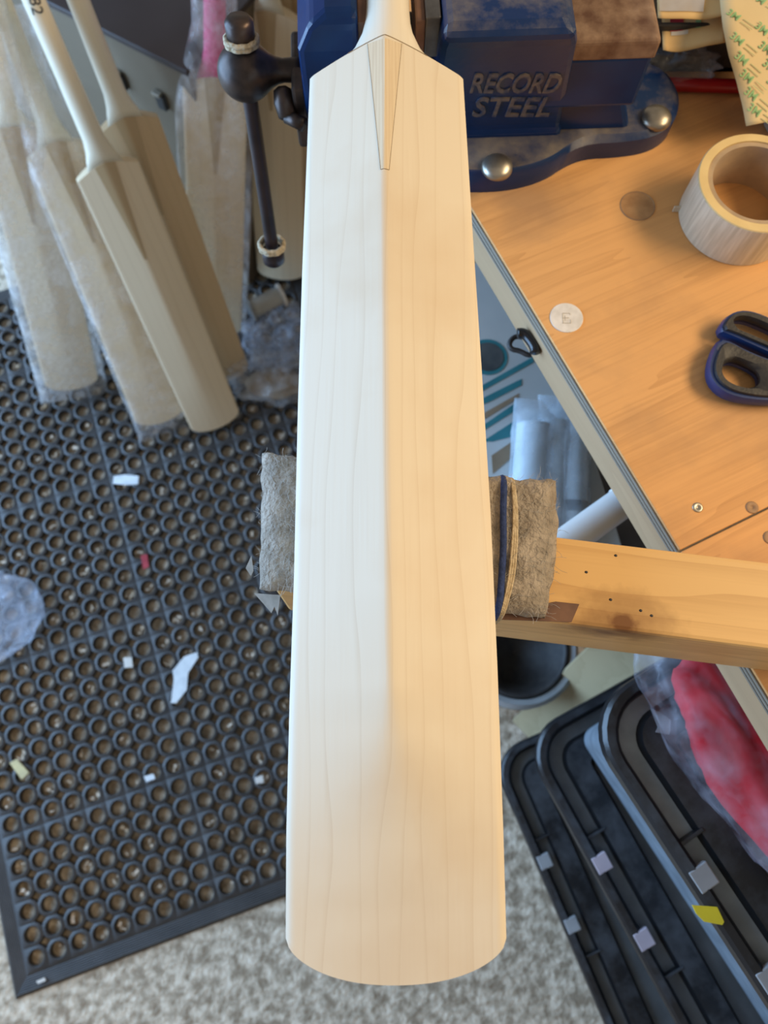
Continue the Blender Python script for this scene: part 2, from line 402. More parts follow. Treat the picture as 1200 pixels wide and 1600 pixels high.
for k in range(7): prof += [(.006 + k * .0036, .0075 + k * .0006), (.0078 + k * .0036, .0068 + k * .0006)]
prof += [(BORD, .0122), (BORD, .001)]
rings = []
for d, z in prof: rings.append([Vector((d, d, z)), Vector((W_ - d, d, z)), Vector((W_ - d, L_ - d, z)), Vector((d, L_ - d, z))])
b.loft(rings, False); b.build('ridged_border', RUBBER, mat_root, world=False)
def mat_pt(ix, iy, z=0.0): return MC + ex * (BORD + PIT * (ix + .5)) + ey * (BORD + PIT * (iy + .5)) + Vector((0, 0, z - MC.z))
# wood chips lying in the holes (uncountable)
ch = MB()
for iy in range(NY):
    for ix in range(NX):
        for _ in range(random.choice((0, 1, 2, 3)) if random.random() < .6 else 0):
            p = mat_pt(ix, iy, .002 + random.random() * .004) + Vector((random.uniform(-.008, .008), random.uniform(-.008, .008), 0))
            ch.box(p, (random.uniform(.003, .011), random.uniform(.002, .007), random.uniform(.001, .004)), Matrix.Rotation(random.uniform(0, 3.1), 3, 'Z') @ Matrix.Rotation(random.uniform(-.5, .5), 3, 'X'))
tag(ch.build('wood_chips', CHIP, loc=(0, 0, 0)), 'tan wood chips and sawdust caught in the holes of the rubber mat', 'wood chips', kind='stuff')

# ------------------------------------------------------------------ litter on the mat
def scrap(name, pts, mat, label, cat, z=.0150, th=.0016, wav=.002):
    w = [P(u, v, z) for u, v in pts]; c = sum(w, Vector()) / len(w)
    sm = [Vector((p.x, p.y)) for p in w]
    mb = MB(); n = len(sm)
    rings = [[Vector((q.x, q.y, z + wav * noise.noise(Vector((q.x * 60, q.y * 60, 1))) * 0 + dz)) for q in sm] for dz in (0, th)]
    mb.loft(rings)
    return tag(mb.build(name, mat, loc=(c.x, c.y, z)), label, cat)
scrap('plastic_scrap', [(178, 744), (197, 742), (217, 744), (216, 757), (198, 758), (177, 756)], WHITE, 'small white plastic strip on the mat near the leaning bats', 'scrap')
scrap('paper_scrap', [(288, 1026), (308, 1019), (310, 1027), (294, 1052), (292, 1078), (276, 1098), (267, 1099), (272, 1062), (270, 1048)], WHITE, 'bent white paper strip in the middle of the mat', 'scrap')
scrap('wood_scrap', [(17, 1192), (28, 1186), (47, 1207), (36, 1218)], YELLOWCHIP, 'yellow wood offcut near the left edge of the mat', 'scrap', th=.006)
scrap('red_scrap', [(220, 868), (230, 866), (233, 886), (224, 890)], REDBIT, 'thin red scrap on the mat', 'scrap')
scrap('white_chip', [(225, 1213), (240, 1209), (243, 1217), (229, 1222)], WHITE, 'small white chip on the mat below the paper strip', 'scrap')
scrap('foam_crumb', [(194, 1028), (207, 1027), (209, 1043), (196, 1044)], OFFWHITE, 'round off-white crumb beside the bent paper strip', 'scrap', th=.006)
scrap('border_flake', [(57, 1533), (70, 1527), (72, 1532), (60, 1537)], OFFWHITE, 'pale flake on the ridged corner border of the mat', 'scrap', z=.0115)
scrap('grey_flake', [(398, 1215), (411, 1211), (412, 1223), (400, 1225)], OFFWHITE, 'grey-white flake on the mat close to the big bat edge', 'scrap')

# ================================================================== WORKBENCH
BO = Vector((.0803, .4568, 0)); BA = R(25.6)
bx_ = Vector((math.cos(BA), math.sin(BA), 0)); by_ = Vector((-math.sin(BA), math.cos(BA), 0))
def BL(p):
    d = Vector(p) - BO; return Vector((d.dot(bx_), d.dot(by_), p[2]))
bench = thing('workbench', BO, 'wooden workbench with orange-brown plywood top, greyed ply edge and pine rail', 'workbench', rotz=BA)
seam_y = BL(P(1085, 850, BENCH)).y
DEP, Y0, Y1 = .62, -1.0, .80
for (a, c) in ((seam_y + .0008, Y1), (Y0, seam_y - .0008)):
    MB().box((DEP / 2 + .0006, (a + c) / 2, BENCH - .0016), (DEP - .0012, c - a, .0032)).build('top_board', PLYTOP, bench, world=False, bevel=.0007)
z = BENCH - .0032
for k in range(5):
    t = .0026
    MB().box((DEP / 2, (Y0 + Y1) / 2, z - t / 2), (DEP - (0 if k % 2 == 0 else .0012), Y1 - Y0, t - .00015)).build('ply_layer', PLYGREY if k % 2 == 0 else PLYPALE, bench, world=False)
    z -= t
RZ0 = z
MB().box((.022, (Y0 + Y1) / 2, RZ0 - .018), (.044, Y1 - Y0, .036)).build('front_rail', RAIL, bench, world=False, bevel=.002)
MB().box((DEP - .022, (Y0 + Y1) / 2, RZ0 - .018), (.044, Y1 - Y0, .036)).build('back_rail', RAIL, bench, world=False, bevel=.002)
for lx, ly in ((.15, .62), (DEP - .06, .62), (.10, -.92), (DEP - .06, -.92)):
    MB().box((lx, ly, (RZ0 - .0) / 2), (.07, .07, RZ0)).build('leg', RAIL, bench, world=False, bevel=.003)
SH = .50
MB().box((.305, .06, SH - .009), (.59, .70, .018)).build('shelf', PALEPLY, bench, world=False, bevel=.001)
MB().box((.34, .37, SH - .04), (.52, .04, .044)).build('shelf_bearer', RAIL, bench, world=False)
MB().box((.34, -.27, SH - .04), (.52, .04, .044)).build('shelf_bearer', RAIL, bench, world=False)
for lx, ly in ((.12, -.27), (.56, -.27), (.12, .37), (.56, .37)): MB().box((lx, ly, (SH - .06) / 2), (.05, .045, SH - .06)).build('shelf_leg', RAIL, bench, world=False, bevel=.002)
q = BL(P(996, 322, BENCH)); mbp = MB().lathe([(.0148, -.002), (.0148, .0005)], 28, (q.x, q.y, BENCH)); mbp.build('wood_plug', noisy('plug_face', (.50, .27, .11), (.40, .20, .075), 120, .6), bench, world=False)
MB().tube([Vector((q.x + .0152 * math.cos(a), q.y + .0150 * math.sin(a), BENCH + .0001)) for a in [2 * math.pi * i / 40 for i in range(40)]], .0007, 5, closed=True).build('plug_joint', DUSTPATCH, bench, world=False)
for (u, v, r) in ((1090, 793, .0042), (1175, 793, .0052), (1203, 840, .0055)):
    q = BL(P(u, v, BENCH)); sc_ = MB().lathe([(r, -.001), (r, .0003), (r * .8, .0006), (r * .3, .0005), (r * .25, .0001), (.0002, .0001)], 16, (q.x, q.y, BENCH)).build('screw', STEEL if u == 1090 else DUSTPATCH, bench, world=False, smooth=True)
# round white sticker
q = P(885, 497, BENCH)
st = thing('round_sticker', (q.x, q.y, BENCH), 'small round white sticker with a faint boxed mark on the bench top', 'sticker')
MB().lathe([(.0142, .0001), (.0142, .0007), (.0138, .0009)], 32, q).build('disc', STICKER, st)
for a, c in (((-.0035, -.0045), (-.0035, .0045)), ((-.0035, .0045), (.003, .0045)), ((-.0035, .0), (.002, .0002)), ((-.004, -.005), (.003, -.005)), ((.003, -.005), (.003, -.0015)), ((-.0015, .0022), (-.0015, -.0025)), ((.003, .0045), (.003, .003))):
    A = Vector((q.x + a[0], q.y + a[1] - .0005, BENCH + .0009)); B = Vector((q.x + c[0], q.y + c[1] - .0005, BENCH + .0009))
    MB().tube([A, B], .00032, 5).build('mark', STICKERMARK, st)

# ================================================================== SUPPORT BEAM AND PAD
BT = .91 + BZ
A0, A1 = P(888, 838, BT), P(1200, 880, BT); C0, C1 = P(880, 976, BT), P(1200, 1012, BT)
bd = ((A1 - A0).normalized() + (C1 - C0).normalized()).normalized(); bn = Vector((-bd.y, bd.x, 0))
BW = ((A0 - C0).dot(bn) + (A1 - C1).dot(bn)) / 2
bc = (A0 + C0) / 2; bang = math.atan2(bd.y, bd.x)
xl = (P(440, 935, BT - .05) - bc).dot(bd); xr = .55
bm_loc = Vector((bc.x, bc.y, BENCH))
beam = thing('support_beam', bm_loc, 'thick honey-coloured pine beam laid across the bench edge', 'beam', rotz=bang)
MB().box(((xl + xr) / 2, 0, (BT - BENCH) / 2), (xr - xl, BW, BT - BENCH)).build('timber', PINE, beam, world=False, bevel=.003)
def add_knot(m, c, radii, col, strength=1.0):
    nt = m.node_tree; L = nt.links; b = nt.nodes['Principled BSDF']; src = b.inputs['Base Color'].links[0].from_socket
    tc = nt.nodes.new('ShaderNodeTexCoord'); sb = N(nt, 'ShaderNodeVectorMath', operation='SUBTRACT'); sb.inputs[1].default_value = c; L.new(tc.outputs['Object'], sb.inputs[0])
    dv = N(nt, 'ShaderNodeVectorMath', operation='DIVIDE'); dv.inputs[1].default_value = radii; L.new(sb.outputs[0], dv.inputs[0])
    ln = N(nt, 'ShaderNodeVectorMath', operation='LENGTH'); L.new(dv.outputs[0], ln.inputs[0])
    nz = N(nt, 'ShaderNodeTexNoise', i_Scale=90.0, i_Detail=4.0); L.new(tc.outputs['Object'], nz.inputs['Vector'])
    ad = N(nt, 'ShaderNodeMath', operation='MULTIPLY_ADD'); ad.inputs[1].default_value = .9; L.new(nz.outputs['Fac'], ad.inputs[0]); L.new(ln.outputs['Value'], ad.inputs[2])
    rp = ramp(nt, [(.30, (1, 1, 1)), (.42, (.55, .55, .55)), (.62, (.35, .35, .35)), (.85, (0, 0, 0))]); 
    hf = N(nt, 'ShaderNodeMath', operation='MULTIPLY'); hf.inputs[1].default_value = .5; L.new(ad.outputs[0], hf.inputs[0]); L.new(hf.outputs[0], rp.inputs[0])
    ms = N(nt, 'ShaderNodeMath', operation='MULTIPLY'); ms.inputs[1].default_value = strength; L.new(rp.outputs[0], ms.inputs[0])
    mx = N(nt, 'ShaderNodeMix', data_type='RGBA'); mx.inputs[7].default_value = rgba(col); L.new(ms.outputs[0], mx.inputs[0]); L.new(src, mx.inputs[6]); L.new(mx.outputs[2], b.inputs['Base Color'])
q = P(972, 972, BT) - bc
add_knot(PINE, (q.dot(bd), q.dot(bn), BT - BENCH), (.034, .020, .03), (.20, .08, .025))
q = P(945, 985, BT) - bc
add_knot(PINE, (q.dot(bd), -BW / 2, BT - BENCH - .012), (.03, .012, .02), (.20, .09, .03), .8)
def beam_mark(u, v, rx, ry, mat, nm):
    q = P(u, v, BT) - bc; MB().lathe([(1, 0), (.7, .0003), (.2, .0004)], 22, (0, 0, 0), Matrix.Diagonal((rx, ry, 1))).build(nm, mat, beam, world=False, smooth=True).location = (q.dot(bd), q.dot(bn), BT - BENCH)
for (u, v) in ((1001, 954), (1018, 962), (962, 868), (954, 937), (916, 894)): beam_mark(u, v, .0011, .0009, INK, 'nail_hole')

PT = .926 + BZ
pc_l, pc_r = (P(387, 925, PT) + P(420, 692, PT)) / 2, (P(870, 742, PT) + P(880, 968, PT)) / 2
pdir = (pc_r - pc_l).normalized(); pn = Vector((-pdir.y, pdir.x, 0)); pang = math.atan2(pdir.y, pdir.x)
PLEN = (pc_r - pc_l).length; PWID = .092
pc = (pc_l + pc_r) / 2
pad = thing('felt_pad', (pc.x, pc.y, BT), 'fuzzy brown felt pad wrapped over the beam under the bat', 'pad', rotz=pang)
def pad_pt(a, b2, z):  # a,b in -1..1
    return Vector((a * PLEN / 2, b2 * PWID / 2, z))
mb = MB(); nu, nv = 60, 34
def padfn(s, t):
    a, b2 = s * 2 - 1, t * 2 - 1
    p = pad_pt(a, b2, 0)
    nz = noise.noise(Vector((p.x * 90, p.y * 90, 3))) * .0016 + noise.noise(Vector((p.x * 30, p.y * 30, 8))) * .0025
    edge = max(abs(a) ** 14, abs(b2) ** 12)
    p.z = PT - BT - edge * .010 + nz
    p.x += .0022 * noise.noise(Vector((b2 * 4, 2, 0))) * max(0, abs(a) - .8) * 5 - .010 * (a < -.5) * (b2) * .6 - max(0, a - .8) * 5 * .004 * (b2 * 1.0 - .2) ** 2
    p.y += .002 * noise.noise(Vector((a * 9, 7, b2))) * (abs(b2) > .85)
    return p
mb.grid(nu, nv, padfn)
topn = len(mb.v)
per = [i for i in range(nu)] + [j * nu + nu - 1 for j in range(1, nv)] + [(nv - 1) * nu + i for i in range(nu - 2, -1, -1)] + [j * nu for j in range(nv - 2, 0, -1)]
low = []
for i in per:
    p = mb.v[i]; low.append(len(mb.v)); mb.v.append(Vector((p.x * .992, p.y * .97, .0003)))
for k in range(len(per)):
    mb.f.append((per[k], per[(k + 1) % len(per)], low[(k + 1) % len(per)], low[k]))
mb.f.append(tuple(reversed(low)))
felt = mb.build('felt', FELT, pad, smooth=True, world=False)
hair = MB()
for _ in range(750):
    s_ = random.random() * .24 if random.random() < .62 else .80 + random.random() * .2
    t_ = random.random(); p = padfn(s_, t_) + Vector((0, 0, .0005)); a = random.uniform(0, 6.28); l = random.uniform(.003, .011); bnd = random.uniform(-1.6, 1.6)
    pts = []
    for k in range(4):
        pts.append(p.copy()); p = p + Vector((math.cos(a), math.sin(a), random.uniform(-.1, .25))) * l / 3; a += bnd / 3
    hair.tube(pts, .00011, 3, False)
ho = hair.build('loose_fibres', FELTHAIR, pad, world=False); ho['kind'] = 'stuff'
# navy band and twine pulled tightly over the pad
def over_pad(px, r, mat, nm, flatten=1.0, zz=.0012):
    pts = []
    for u, v in px:
        q = P(u, v, PT + zz) - Vector((pc.x, pc.y, BT)); x = q.dot(pdir); y = q.dot(pn); pts.append(Vector((x, y, PT - BT + zz)))
    first, last = pts[0], pts[-1]
    pts = [Vector((first.x, PWID / 2 + .001, -.01)), Vector((first.x, PWID / 2 + .001, PT - BT - .012))] + pts + [Vector((last.x - .001, -PWID / 2 - .003, PT - BT - .008)), Vector((last.x - .002, -PWID / 2 - .0035, -.012))]
    sm = smoothpoly(pts, 2, False)
    n = len(sm); rr = [r * (1 if 4 < i < n - 5 else .8) for i in range(n)]
    return MB().tube(sm, rr, 8).build(nm, mat, pad, smooth=True, world=False)
over_pad([(788, 752), (786, 800), (787, 850), (784, 900), (781, 945)], .0022, NAVYBAND, 'navy_band')
for k, dx in enumerate((-3.5, 0, 3.5)):
    over_pad([(802 + dx * .4, 754), (806 + dx * .6, 800), (804 + dx, 850), (800 + dx, 900), (788 + dx * .7, 950)], .0009, TWINE, 'twine_strand', zz=.0010)
# torn grey fabric hanging out at the left end
q0 = [(397, 927), (438, 930), (434, 962), (429, 948), (424, 958), (412, 944)]
fb = MB(); w = [P(u, v, PT - .014) - Vector((pc.x, pc.y, BT)) for u, v in q0]
w = [Vector((x.dot(pdir), x.dot(pn), PT - BT - .014)) for x in w]
fb.loft([[v + Vector((0, 0, -.0004)) for v in w], [v + Vector((0, 0, .0004)) for v in w]])
fb.build('torn_fabric', GREYFAB, pad, world=False)
w = [P(u, v, PT - .012) - Vector((pc.x, pc.y, BT)) for u, v in [(384, 888), (393, 868), (396, 892), (392, 900)]]
w = [Vector((x.dot(pdir), x.dot(pn), PT - BT - .012)) for x in w]
MB().loft([[v + Vector((0, 0, -.0004)) for v in w], [v + Vector((0, 0, .0004)) for v in w]]).build('torn_fabric', GREYFAB, pad, world=False)
w = [P(u, v, BT + .0012) - Vector((pc.x, pc.y, BT)) for u, v in [(868, 940), (905, 944), (893, 972), (780, 968), (782, 958)]]
w = [Vector((x.dot(pdir), x.dot(pn), .0)) for x in w]
MB().loft([[v + Vector((0, 0, .0003)) for v in w], [v + Vector((0, 0, .0016)) for v in w]]).build('leather_underlay', LEATHER, pad, world=False)

# ================================================================== CRICKET BATS
def interp(tab, y):
    if y <= tab[0][0]: return tab[0][1]
    for (a, va), (b2, vb) in zip(tab, tab[1:]):
        if y <= b2:
            k = (y - a) / (b2 - a); return va + (vb - va) * k
    return tab[-1][1]
def blade_mesh(nu, nv, left, right, ridge, ysh, ytoe, spine, soft, zface, zedge, toe_drop=.0206, crown=.016):
    """closed blade: back with a spine, flat face; rows toe->shoulder, columns across"""
    def col(i):
        a = -1 + 2 * i / (nu - 1); return math.copysign(abs(a) ** .92, a)
    def xat(t, y):
        l, r, m = interp(left, y), interp(right, y), interp(ridge, y)
        return m + (r - m) * t if t > 0 else m + (m - l) * t
    def y_of(i, j):
        t = col(i); a = min(1, abs(t))
        y0 = ytoe + toe_drop * (1 - (max(0, 1 - a ** 2.2)) ** .6)
        y1 = ysh + crown * (1 - a ** 1.35)
        return y0 + (y1 - y0) * j / (nv - 1)
    top, bot = [], []
    for j in range(nv):
        for i in range(nu):
            t = col(i); y = y_of(i, j); h = interp(spine, y); sf = interp(soft, y)
            ab = math.sqrt(t * t + sf * sf) - sf; ab /= (math.sqrt(1 + sf * sf) - sf)
            ze = zedge
            zz = ze + h * (1 - ab)
            if abs(t) > .93: zz -= .0012 * ((abs(t) - .93) / .07) ** 2
            x = xat(t, y)
            top.append(Vector((x, y, zz)))
            bot.append(Vector((x * 1.0, y, zface + .004 * abs(t) ** 3)))
    mb = MB(); n = nu * nv; f = []
    for j in range(nv - 1):
        for i in range(nu - 1):
            a = j * nu + i; f.append((a, a + 1, a + nu + 1, a + nu)); f.append((n + a, n + a + nu, n + a + nu + 1, n + a + 1))
    for i in range(nu - 1):
        f.append((i, n + i, n + i + 1, i + 1)); a = (nv - 1) * nu + i; f.append((a, a + 1, n + a + 1, n + a))
    for j in range(nv - 1):
        a = j * nu; f.append((a, a + nu, n + a + nu, n + a)); a += nu - 1; f.append((a, n + a, n + a + nu, a + nu))
    mb.add(top + bot, f)
    def surf(x, y):
        l, r, m = interp(left, y), interp(right, y), interp(ridge, y)
        t = (x - m) / (r - m) if x > m else (x - m) / (m - l)
        h = interp(spine, y); sf = interp(soft, y); ab = (math.sqrt(t * t + sf * sf) - sf) / (math.sqrt(1 + sf * sf) - sf)
        return zedge + h * (1 - ab)
    return mb, surf
def handle_mesh(tab, x0, n=28):
    """tab rows: y, half width, z centre, half height"""
    rings = []
    for y, hw, zc, hh in tab:
        rings.append([Vector((x0 + hw * math.cos(2 * math.pi * k / n), y, zc + hh * math.sin(2 * math.pi * k / n))) for k in range(n)])
    return MB().loft(rings)

# ---- the bat being made
ZE = .960 + BZ; ZF = .9265 + BZ + .001
rid = [(P(u, v, .983 + BZ).y, P(u, v, .983 + BZ).x) for u, v in ((616, 1500), (613, 1200), (607, 1000), (604, 700), (601, 450), (600, 270), (601, 120))]
left = [(P(u, v, ZE).y, P(u, v, ZE).x) for u, v in ((446, 1475), (447, 1300), (452, 1100), (459, 900), (465, 640), (472, 420), (484, 122))]
right = [(P(u, v, ZE).y, P(u, v, ZE).x) for u, v in ((792, 1475), (787, 1300), (778, 1050), (767, 800), (752, 560), (740, 380), (723, 108))]
spine = [(-.12, .0015), (-.08, .003), (-.045, .0075), (0, .0165), (.03, .0212), (.08, .0240), (.30, .0248), (.40, .023), (.49, .021)]
soft = [(-.12, 1.2), (-.05, .7), (-.012, .25), (.012, .06), (.035, .014), (.5, .008)]
bat = thing('cricket_bat', (0.003, .2, ZF), 'large unfinished pale willow cricket bat with raised spine, clamped in the vice', 'cricket bat')
bmb, bsurf = blade_mesh(61, 150, left, right, rid, .4635, -.1146, spine, soft, ZF, ZE)
bl = bmb.build('blade', WILLOW, bat, smooth=True, auto=38)
hc = .0026
def blade_end(x):
    y = .47; l, rr, m = interp(left, y), interp(right, y), interp(rid, y)
    t = (x - m) / (rr - m) if x > m else (x - m) / (m - l)
    return .4635 + .016 * (1 - min(1, abs(t)) ** 1.35)
def scarfed_handle(tab, x0, w0, endf, surff, zb, n=40):
    """tab rows: y, half width, z centre, half height, weight of the scarf ring"""
    first = []
    for k in range(n):
        a = 2 * math.pi * k / n; x = x0 + w0 * math.cos(a); y = endf(x) - .0006; sa = math.sin(a)
        zt = surff(x, y) - .0002
        first.append(Vector((x, y, zt if sa >= 0 else zb + (zt - zb) * (1 + sa) ** .5 * .9)))
    rings = [first]
    for y, hw, zc, hh, w in tab:
        rings.append([(first[k] + Vector((0, y - .478, 0))) * w + Vector((x0 + hw * math.cos(2 * math.pi * k / n), y, zc + hh * math.sin(2 * math.pi * k / n))) * (1 - w) for k in range(n)])
    return MB().loft(rings)
HM = [(.484, .0215, .960 + BZ, .0205, .45), (.490, .0195, .961 + BZ, .0195, .28), (.497, .0178, .962 + BZ, .0182, .12), (.507, .0167, .963 + BZ, .0172, .03), (.520, .0163, .963 + BZ, .0166, 0), (.56, .0160, .963 + BZ, .0162, 0), (.74, .0152, .963 + BZ, .0152, 0), (.748, .0140, .963 + BZ, .0142, 0)]
hd = scarfed_handle(HM, hc, .0285, blade_end, bsurf, ZF + .004).build('handle', HANDLE_WOOD, bat, smooth=True, auto=60)
arc = []
for k in range(31):
    x = hc + (-.0282 + .0564 * k / 30); y = blade_end(x); arc.append(Vector((x, y, bsurf(x, y) - .0001)))
MB().tube(arc, .00045, 5).build('glue_line', DARKLINE, bat)
# V splice of cane let into the blade
def vx(y, side):
    k = (y - .363) / (.4785 - .363)
    return (-.0022 + (-.0118 + .0022) * k) if side < 0 else (.0034 + (.0128 - .0034) * k)
def spl(s, t):
    y = .363 + .1130 * t
    xr_ = interp(rid, y)
    a, c = vx(y, -1), vx(y, 1)
    x = a + (xr_ - a) * s * 2 if s <= .5 else xr_ + (c - xr_) * (s * 2 - 1)
    return Vector((x, y + .0 * s, bsurf(x, y) + .00018))
MB().grid(13, 40, spl).build('splice', CANE, bat, smooth=True, auto=25)
for sd in (-1, 1):
    MB().tube([Vector((vx(.363 + .113 * k / 30, sd), .363 + .113 * k / 30, bsurf(vx(.363 + .113 * k / 30, sd), .363 + .113 * k / 30) + .0001)) for k in range(31)], .00022, 5).build('glue_line', DARKLINE, bat)
MB().tube([Vector((vx(.363, -1) + (vx(.363, 1) - vx(.363, -1)) * k / 6, .363, bsurf(vx(.363, -1) + (vx(.363, 1) - vx(.363, -1)) * k / 6, .363) + .0001)) for k in range(7)], .00022, 5).build('glue_line', DARKLINE, bat)

# ---- finished blanks leaning at the left
BLEN = .55
gl = [(0, -.054), (BLEN, -.052)]; gr = [(0, .054), (BLEN, .052)]; gm = [(0, 0), (BLEN, 0)]
gmb, gsurf = blade_mesh(41, 60, gl, gr, gm, BLEN, 0, [(0, .003), (.12, .009), (.3, .012), (BLEN, .012)], [(0, .6), (.15, .15), (.25, .05), (BLEN, .04)], 0, .024, .022, .020)
BLADE_ME = None
GH = [(BLEN + .030, .0215, .019, .0205, .45), (BLEN + .038, .0190, .020, .019, .2), (BLEN + .055, .0170, .021, .017, .03), (BLEN + .15, .0160, .021, .016, 0), (BLEN + .29, .0155, .021, .0155, 0), (BLEN + .298, .0145, .021, .0145, 0)]
def gend(x): return BLEN + .020 * (1 - min(1, abs(x) / .052) ** 1.35)
def ghandle():
    t2 = [(y - BLEN - .020 + .478, hw, zc, hh, w) for y, hw, zc, hh, w in GH]
    mb = scarfed_handle(t2, 0, .030, lambda x: gend(x) - BLEN - .020 + .478, lambda x, y: gsurf(x, BLEN), .004, 28)
    for v in mb.v: v.y += BLEN + .020 - .478
    return mb
def gspl(s, t):
    y0 = BLEN - .15; hw0 = .0025 + .0145 * t; x = -hw0 + 2 * hw0 * s; y = y0 + (gend(x) - .0005 - y0) * t
    return Vector((x, y, gsurf(x, min(y, BLEN)) + .0009))
def bat_pose(toe, sh, zt=.018, rolldeg=0, L=BLEN, near=True):
    T = P(*toe, zt); d = ray(*sh); o = Vector((0, 0, H)); oc = o - T
    a = d.dot(d); b2 = 2 * d.dot(oc); c = oc.dot(oc) - L * L; disc = b2 * b2 - 4 * a * c
    if disc < 0: t = -b2 / (2 * a)
    else:
        t = (-b2 - math.sqrt(disc)) / (2 * a) if near else (-b2 + math.sqrt(disc)) / (2 * a)
    S = o + d * t; y = (S - T).normalized()
    z = (o - T); z = (z - y * z.dot(y)).normalized(); x = y.cross(z)
    m = Matrix(((x.x, y.x, z.x, T.x), (x.y, y.y, z.y, T.y), (x.z, y.z, z.z, T.z), (0, 0, 0, 1)))
    return m @ Matrix.Rotation(R(rolldeg), 4, 'Y')
protos = {}
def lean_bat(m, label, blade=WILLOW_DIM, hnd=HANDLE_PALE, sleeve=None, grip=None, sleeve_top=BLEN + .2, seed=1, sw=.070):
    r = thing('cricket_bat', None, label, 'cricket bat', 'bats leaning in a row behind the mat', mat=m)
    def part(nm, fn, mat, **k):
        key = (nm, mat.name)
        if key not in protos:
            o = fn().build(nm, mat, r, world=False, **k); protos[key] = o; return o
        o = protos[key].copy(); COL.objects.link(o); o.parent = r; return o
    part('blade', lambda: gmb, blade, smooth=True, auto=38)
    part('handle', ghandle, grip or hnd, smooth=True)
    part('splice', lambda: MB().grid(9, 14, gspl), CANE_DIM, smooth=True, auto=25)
    if sleeve:
        rings = []; n = 40; so = Vector((seed * 5.1, seed * 2.2, 0))
        ys = [-.034, -.03, -.012, 0.0, .05] + [.05 + (sleeve_top - .05) * k / 26 for k in range(1, 27)]
        for y in ys:
            k = max(0, min(1, (y - BLEN + .03) / .12))
            hw = sw * (1 - k) + .034 * k; hh = .036 * (1 - k) + .028 * k
            if y < 0.0: f = (y + .034) / .034; hw = sw * (1.03 - .03 * f); hh = .003 + .030 * max(0, f)
            ring = []
            for i in range(n):
                a = 2 * math.pi * i / n; ca, sa = math.cos(a), math.sin(a)
                e = .45
                px_ = hw * math.copysign(abs(ca) ** e, ca); pz = .020 + hh * math.copysign(abs(sa) ** .7, sa)
                nz = .0032 * noise.noise(Vector((px_ * 30, y * 14, pz * 40)) + so) + .0010 * noise.noise(Vector((px_ * 90, y * 60, pz * 60)) + so)
                pz += nz if y > 0 else nz * .4; px_ += nz * .6
                ring.append(Vector((px_, y, pz)))
            rings.append(ring)
        MB().loft(rings, False).build('wrap_sleeve', sleeve, r, smooth=True, world=False)
    return r
b1 = lean_bat(bat_pose((112, 596), (18, 200), .03), 'leftmost leaning cricket bat, in cloudy bubble wrap', sleeve=BUBBLE2, seed=1)
b2_ = lean_bat(bat_pose((252, 650), (90, 232), .03), 'bubble-wrapped bare cricket bat between the leftmost bat and the numbered bat', sleeve=BUBBLE, seed=2, sw=.060)
m3 = bat_pose((337, 658), (166, 262), .02)
b3 = lean_bat(m3, 'front leaning bare cricket bat with inked number on its handle')
m4 = bat_pose((352, 585), (197, 190), .02)
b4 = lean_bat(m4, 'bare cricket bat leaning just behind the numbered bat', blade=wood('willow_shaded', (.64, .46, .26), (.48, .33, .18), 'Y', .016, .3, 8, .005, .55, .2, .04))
b5 = lean_bat(bat_pose((338, 512), (336, 122), .03), 'upright bubble-wrapped cricket bat with a bright pink handle grip', sleeve=BUBBLE, grip=PINK, seed=5, sw=.066)
b6 = lean_bat(bat_pose((442, 425), (420, 20), .02, rolldeg=-8), 'pale cricket bat standing behind the vice tommy bar')
b7 = lean_bat(bat_pose((482, 400), (462, -20), .02, rolldeg=10), 'cricket bat half hidden between the vice handle and the clamped bat')
# inked number on the handle of the front bat
mt = Matrix.Translation((-.001, BLEN + .238, .0370)) @ Matrix.Rotation(R(-100), 4, 'Z')
text_mesh('82', .022, .0003, 'inked_number', INK, b3, mt, world=False)

# ================================================================== BENCH VICE
VO = Vector((.003, .545, BENCH)); VA = R(2.5)
vice = thing('bench_vice', VO, 'navy blue cast steel bench vice bolted to the bench, gripping the bat handle', 'vice', rotz=VA)
vm = Matrix.Translation(VO) @ Matrix.Rotation(VA, 4, 'Z'); vi = vm.inverted()
def VL(u, v, z): return vi @ P(u, v, z)
# base with lugs (traced at bench level, mirrored hidden side)
bp_px = [(690, 296), (740, 302), (800, 298), (850, 283), (880, 262), (912, 249), (960, 247), (1008, 240), (1038, 222), (1049, 197)]
out = [VL(u, v, BENCH) for u, v in bp_px]
poly = [(p.x, p.y) for p in out]
yc = .012
poly += [(out[-1].x + .003, out[-1].y + .02), (out[-1].x - .004, out[-1].y + .042)] + [(p[0], 2 * yc - p[1]) for p in reversed(poly[:-1])]
poly = smoothpoly(poly, 2)
MB().prism([(p.x, p.y) for p in poly], 0, .024, .006, .005).build('base', BLUED, vice, world=False, smooth=True, auto=40)
# rounded boss tops around the bolts
bolts = [VL(778, 255, BENCH + .03), VL(1028, 178, BENCH + .03)]
bolts.append(Vector((bolts[0].x, 2 * yc - bolts[0].y, 0)))
for q in bolts:
    prof = [(.0136, .0235), (.0136, .0255)] + [(.0136 * math.cos(R(a)), .0255 + .0072 * math.sin(R(a))) for a in range(8, 90, 12)] + [(.0004, .0328)]
    MB().lathe(prof, 24, (q.x, q.y, 0)).build('bolt', STEEL, vice, world=False, smooth=True)
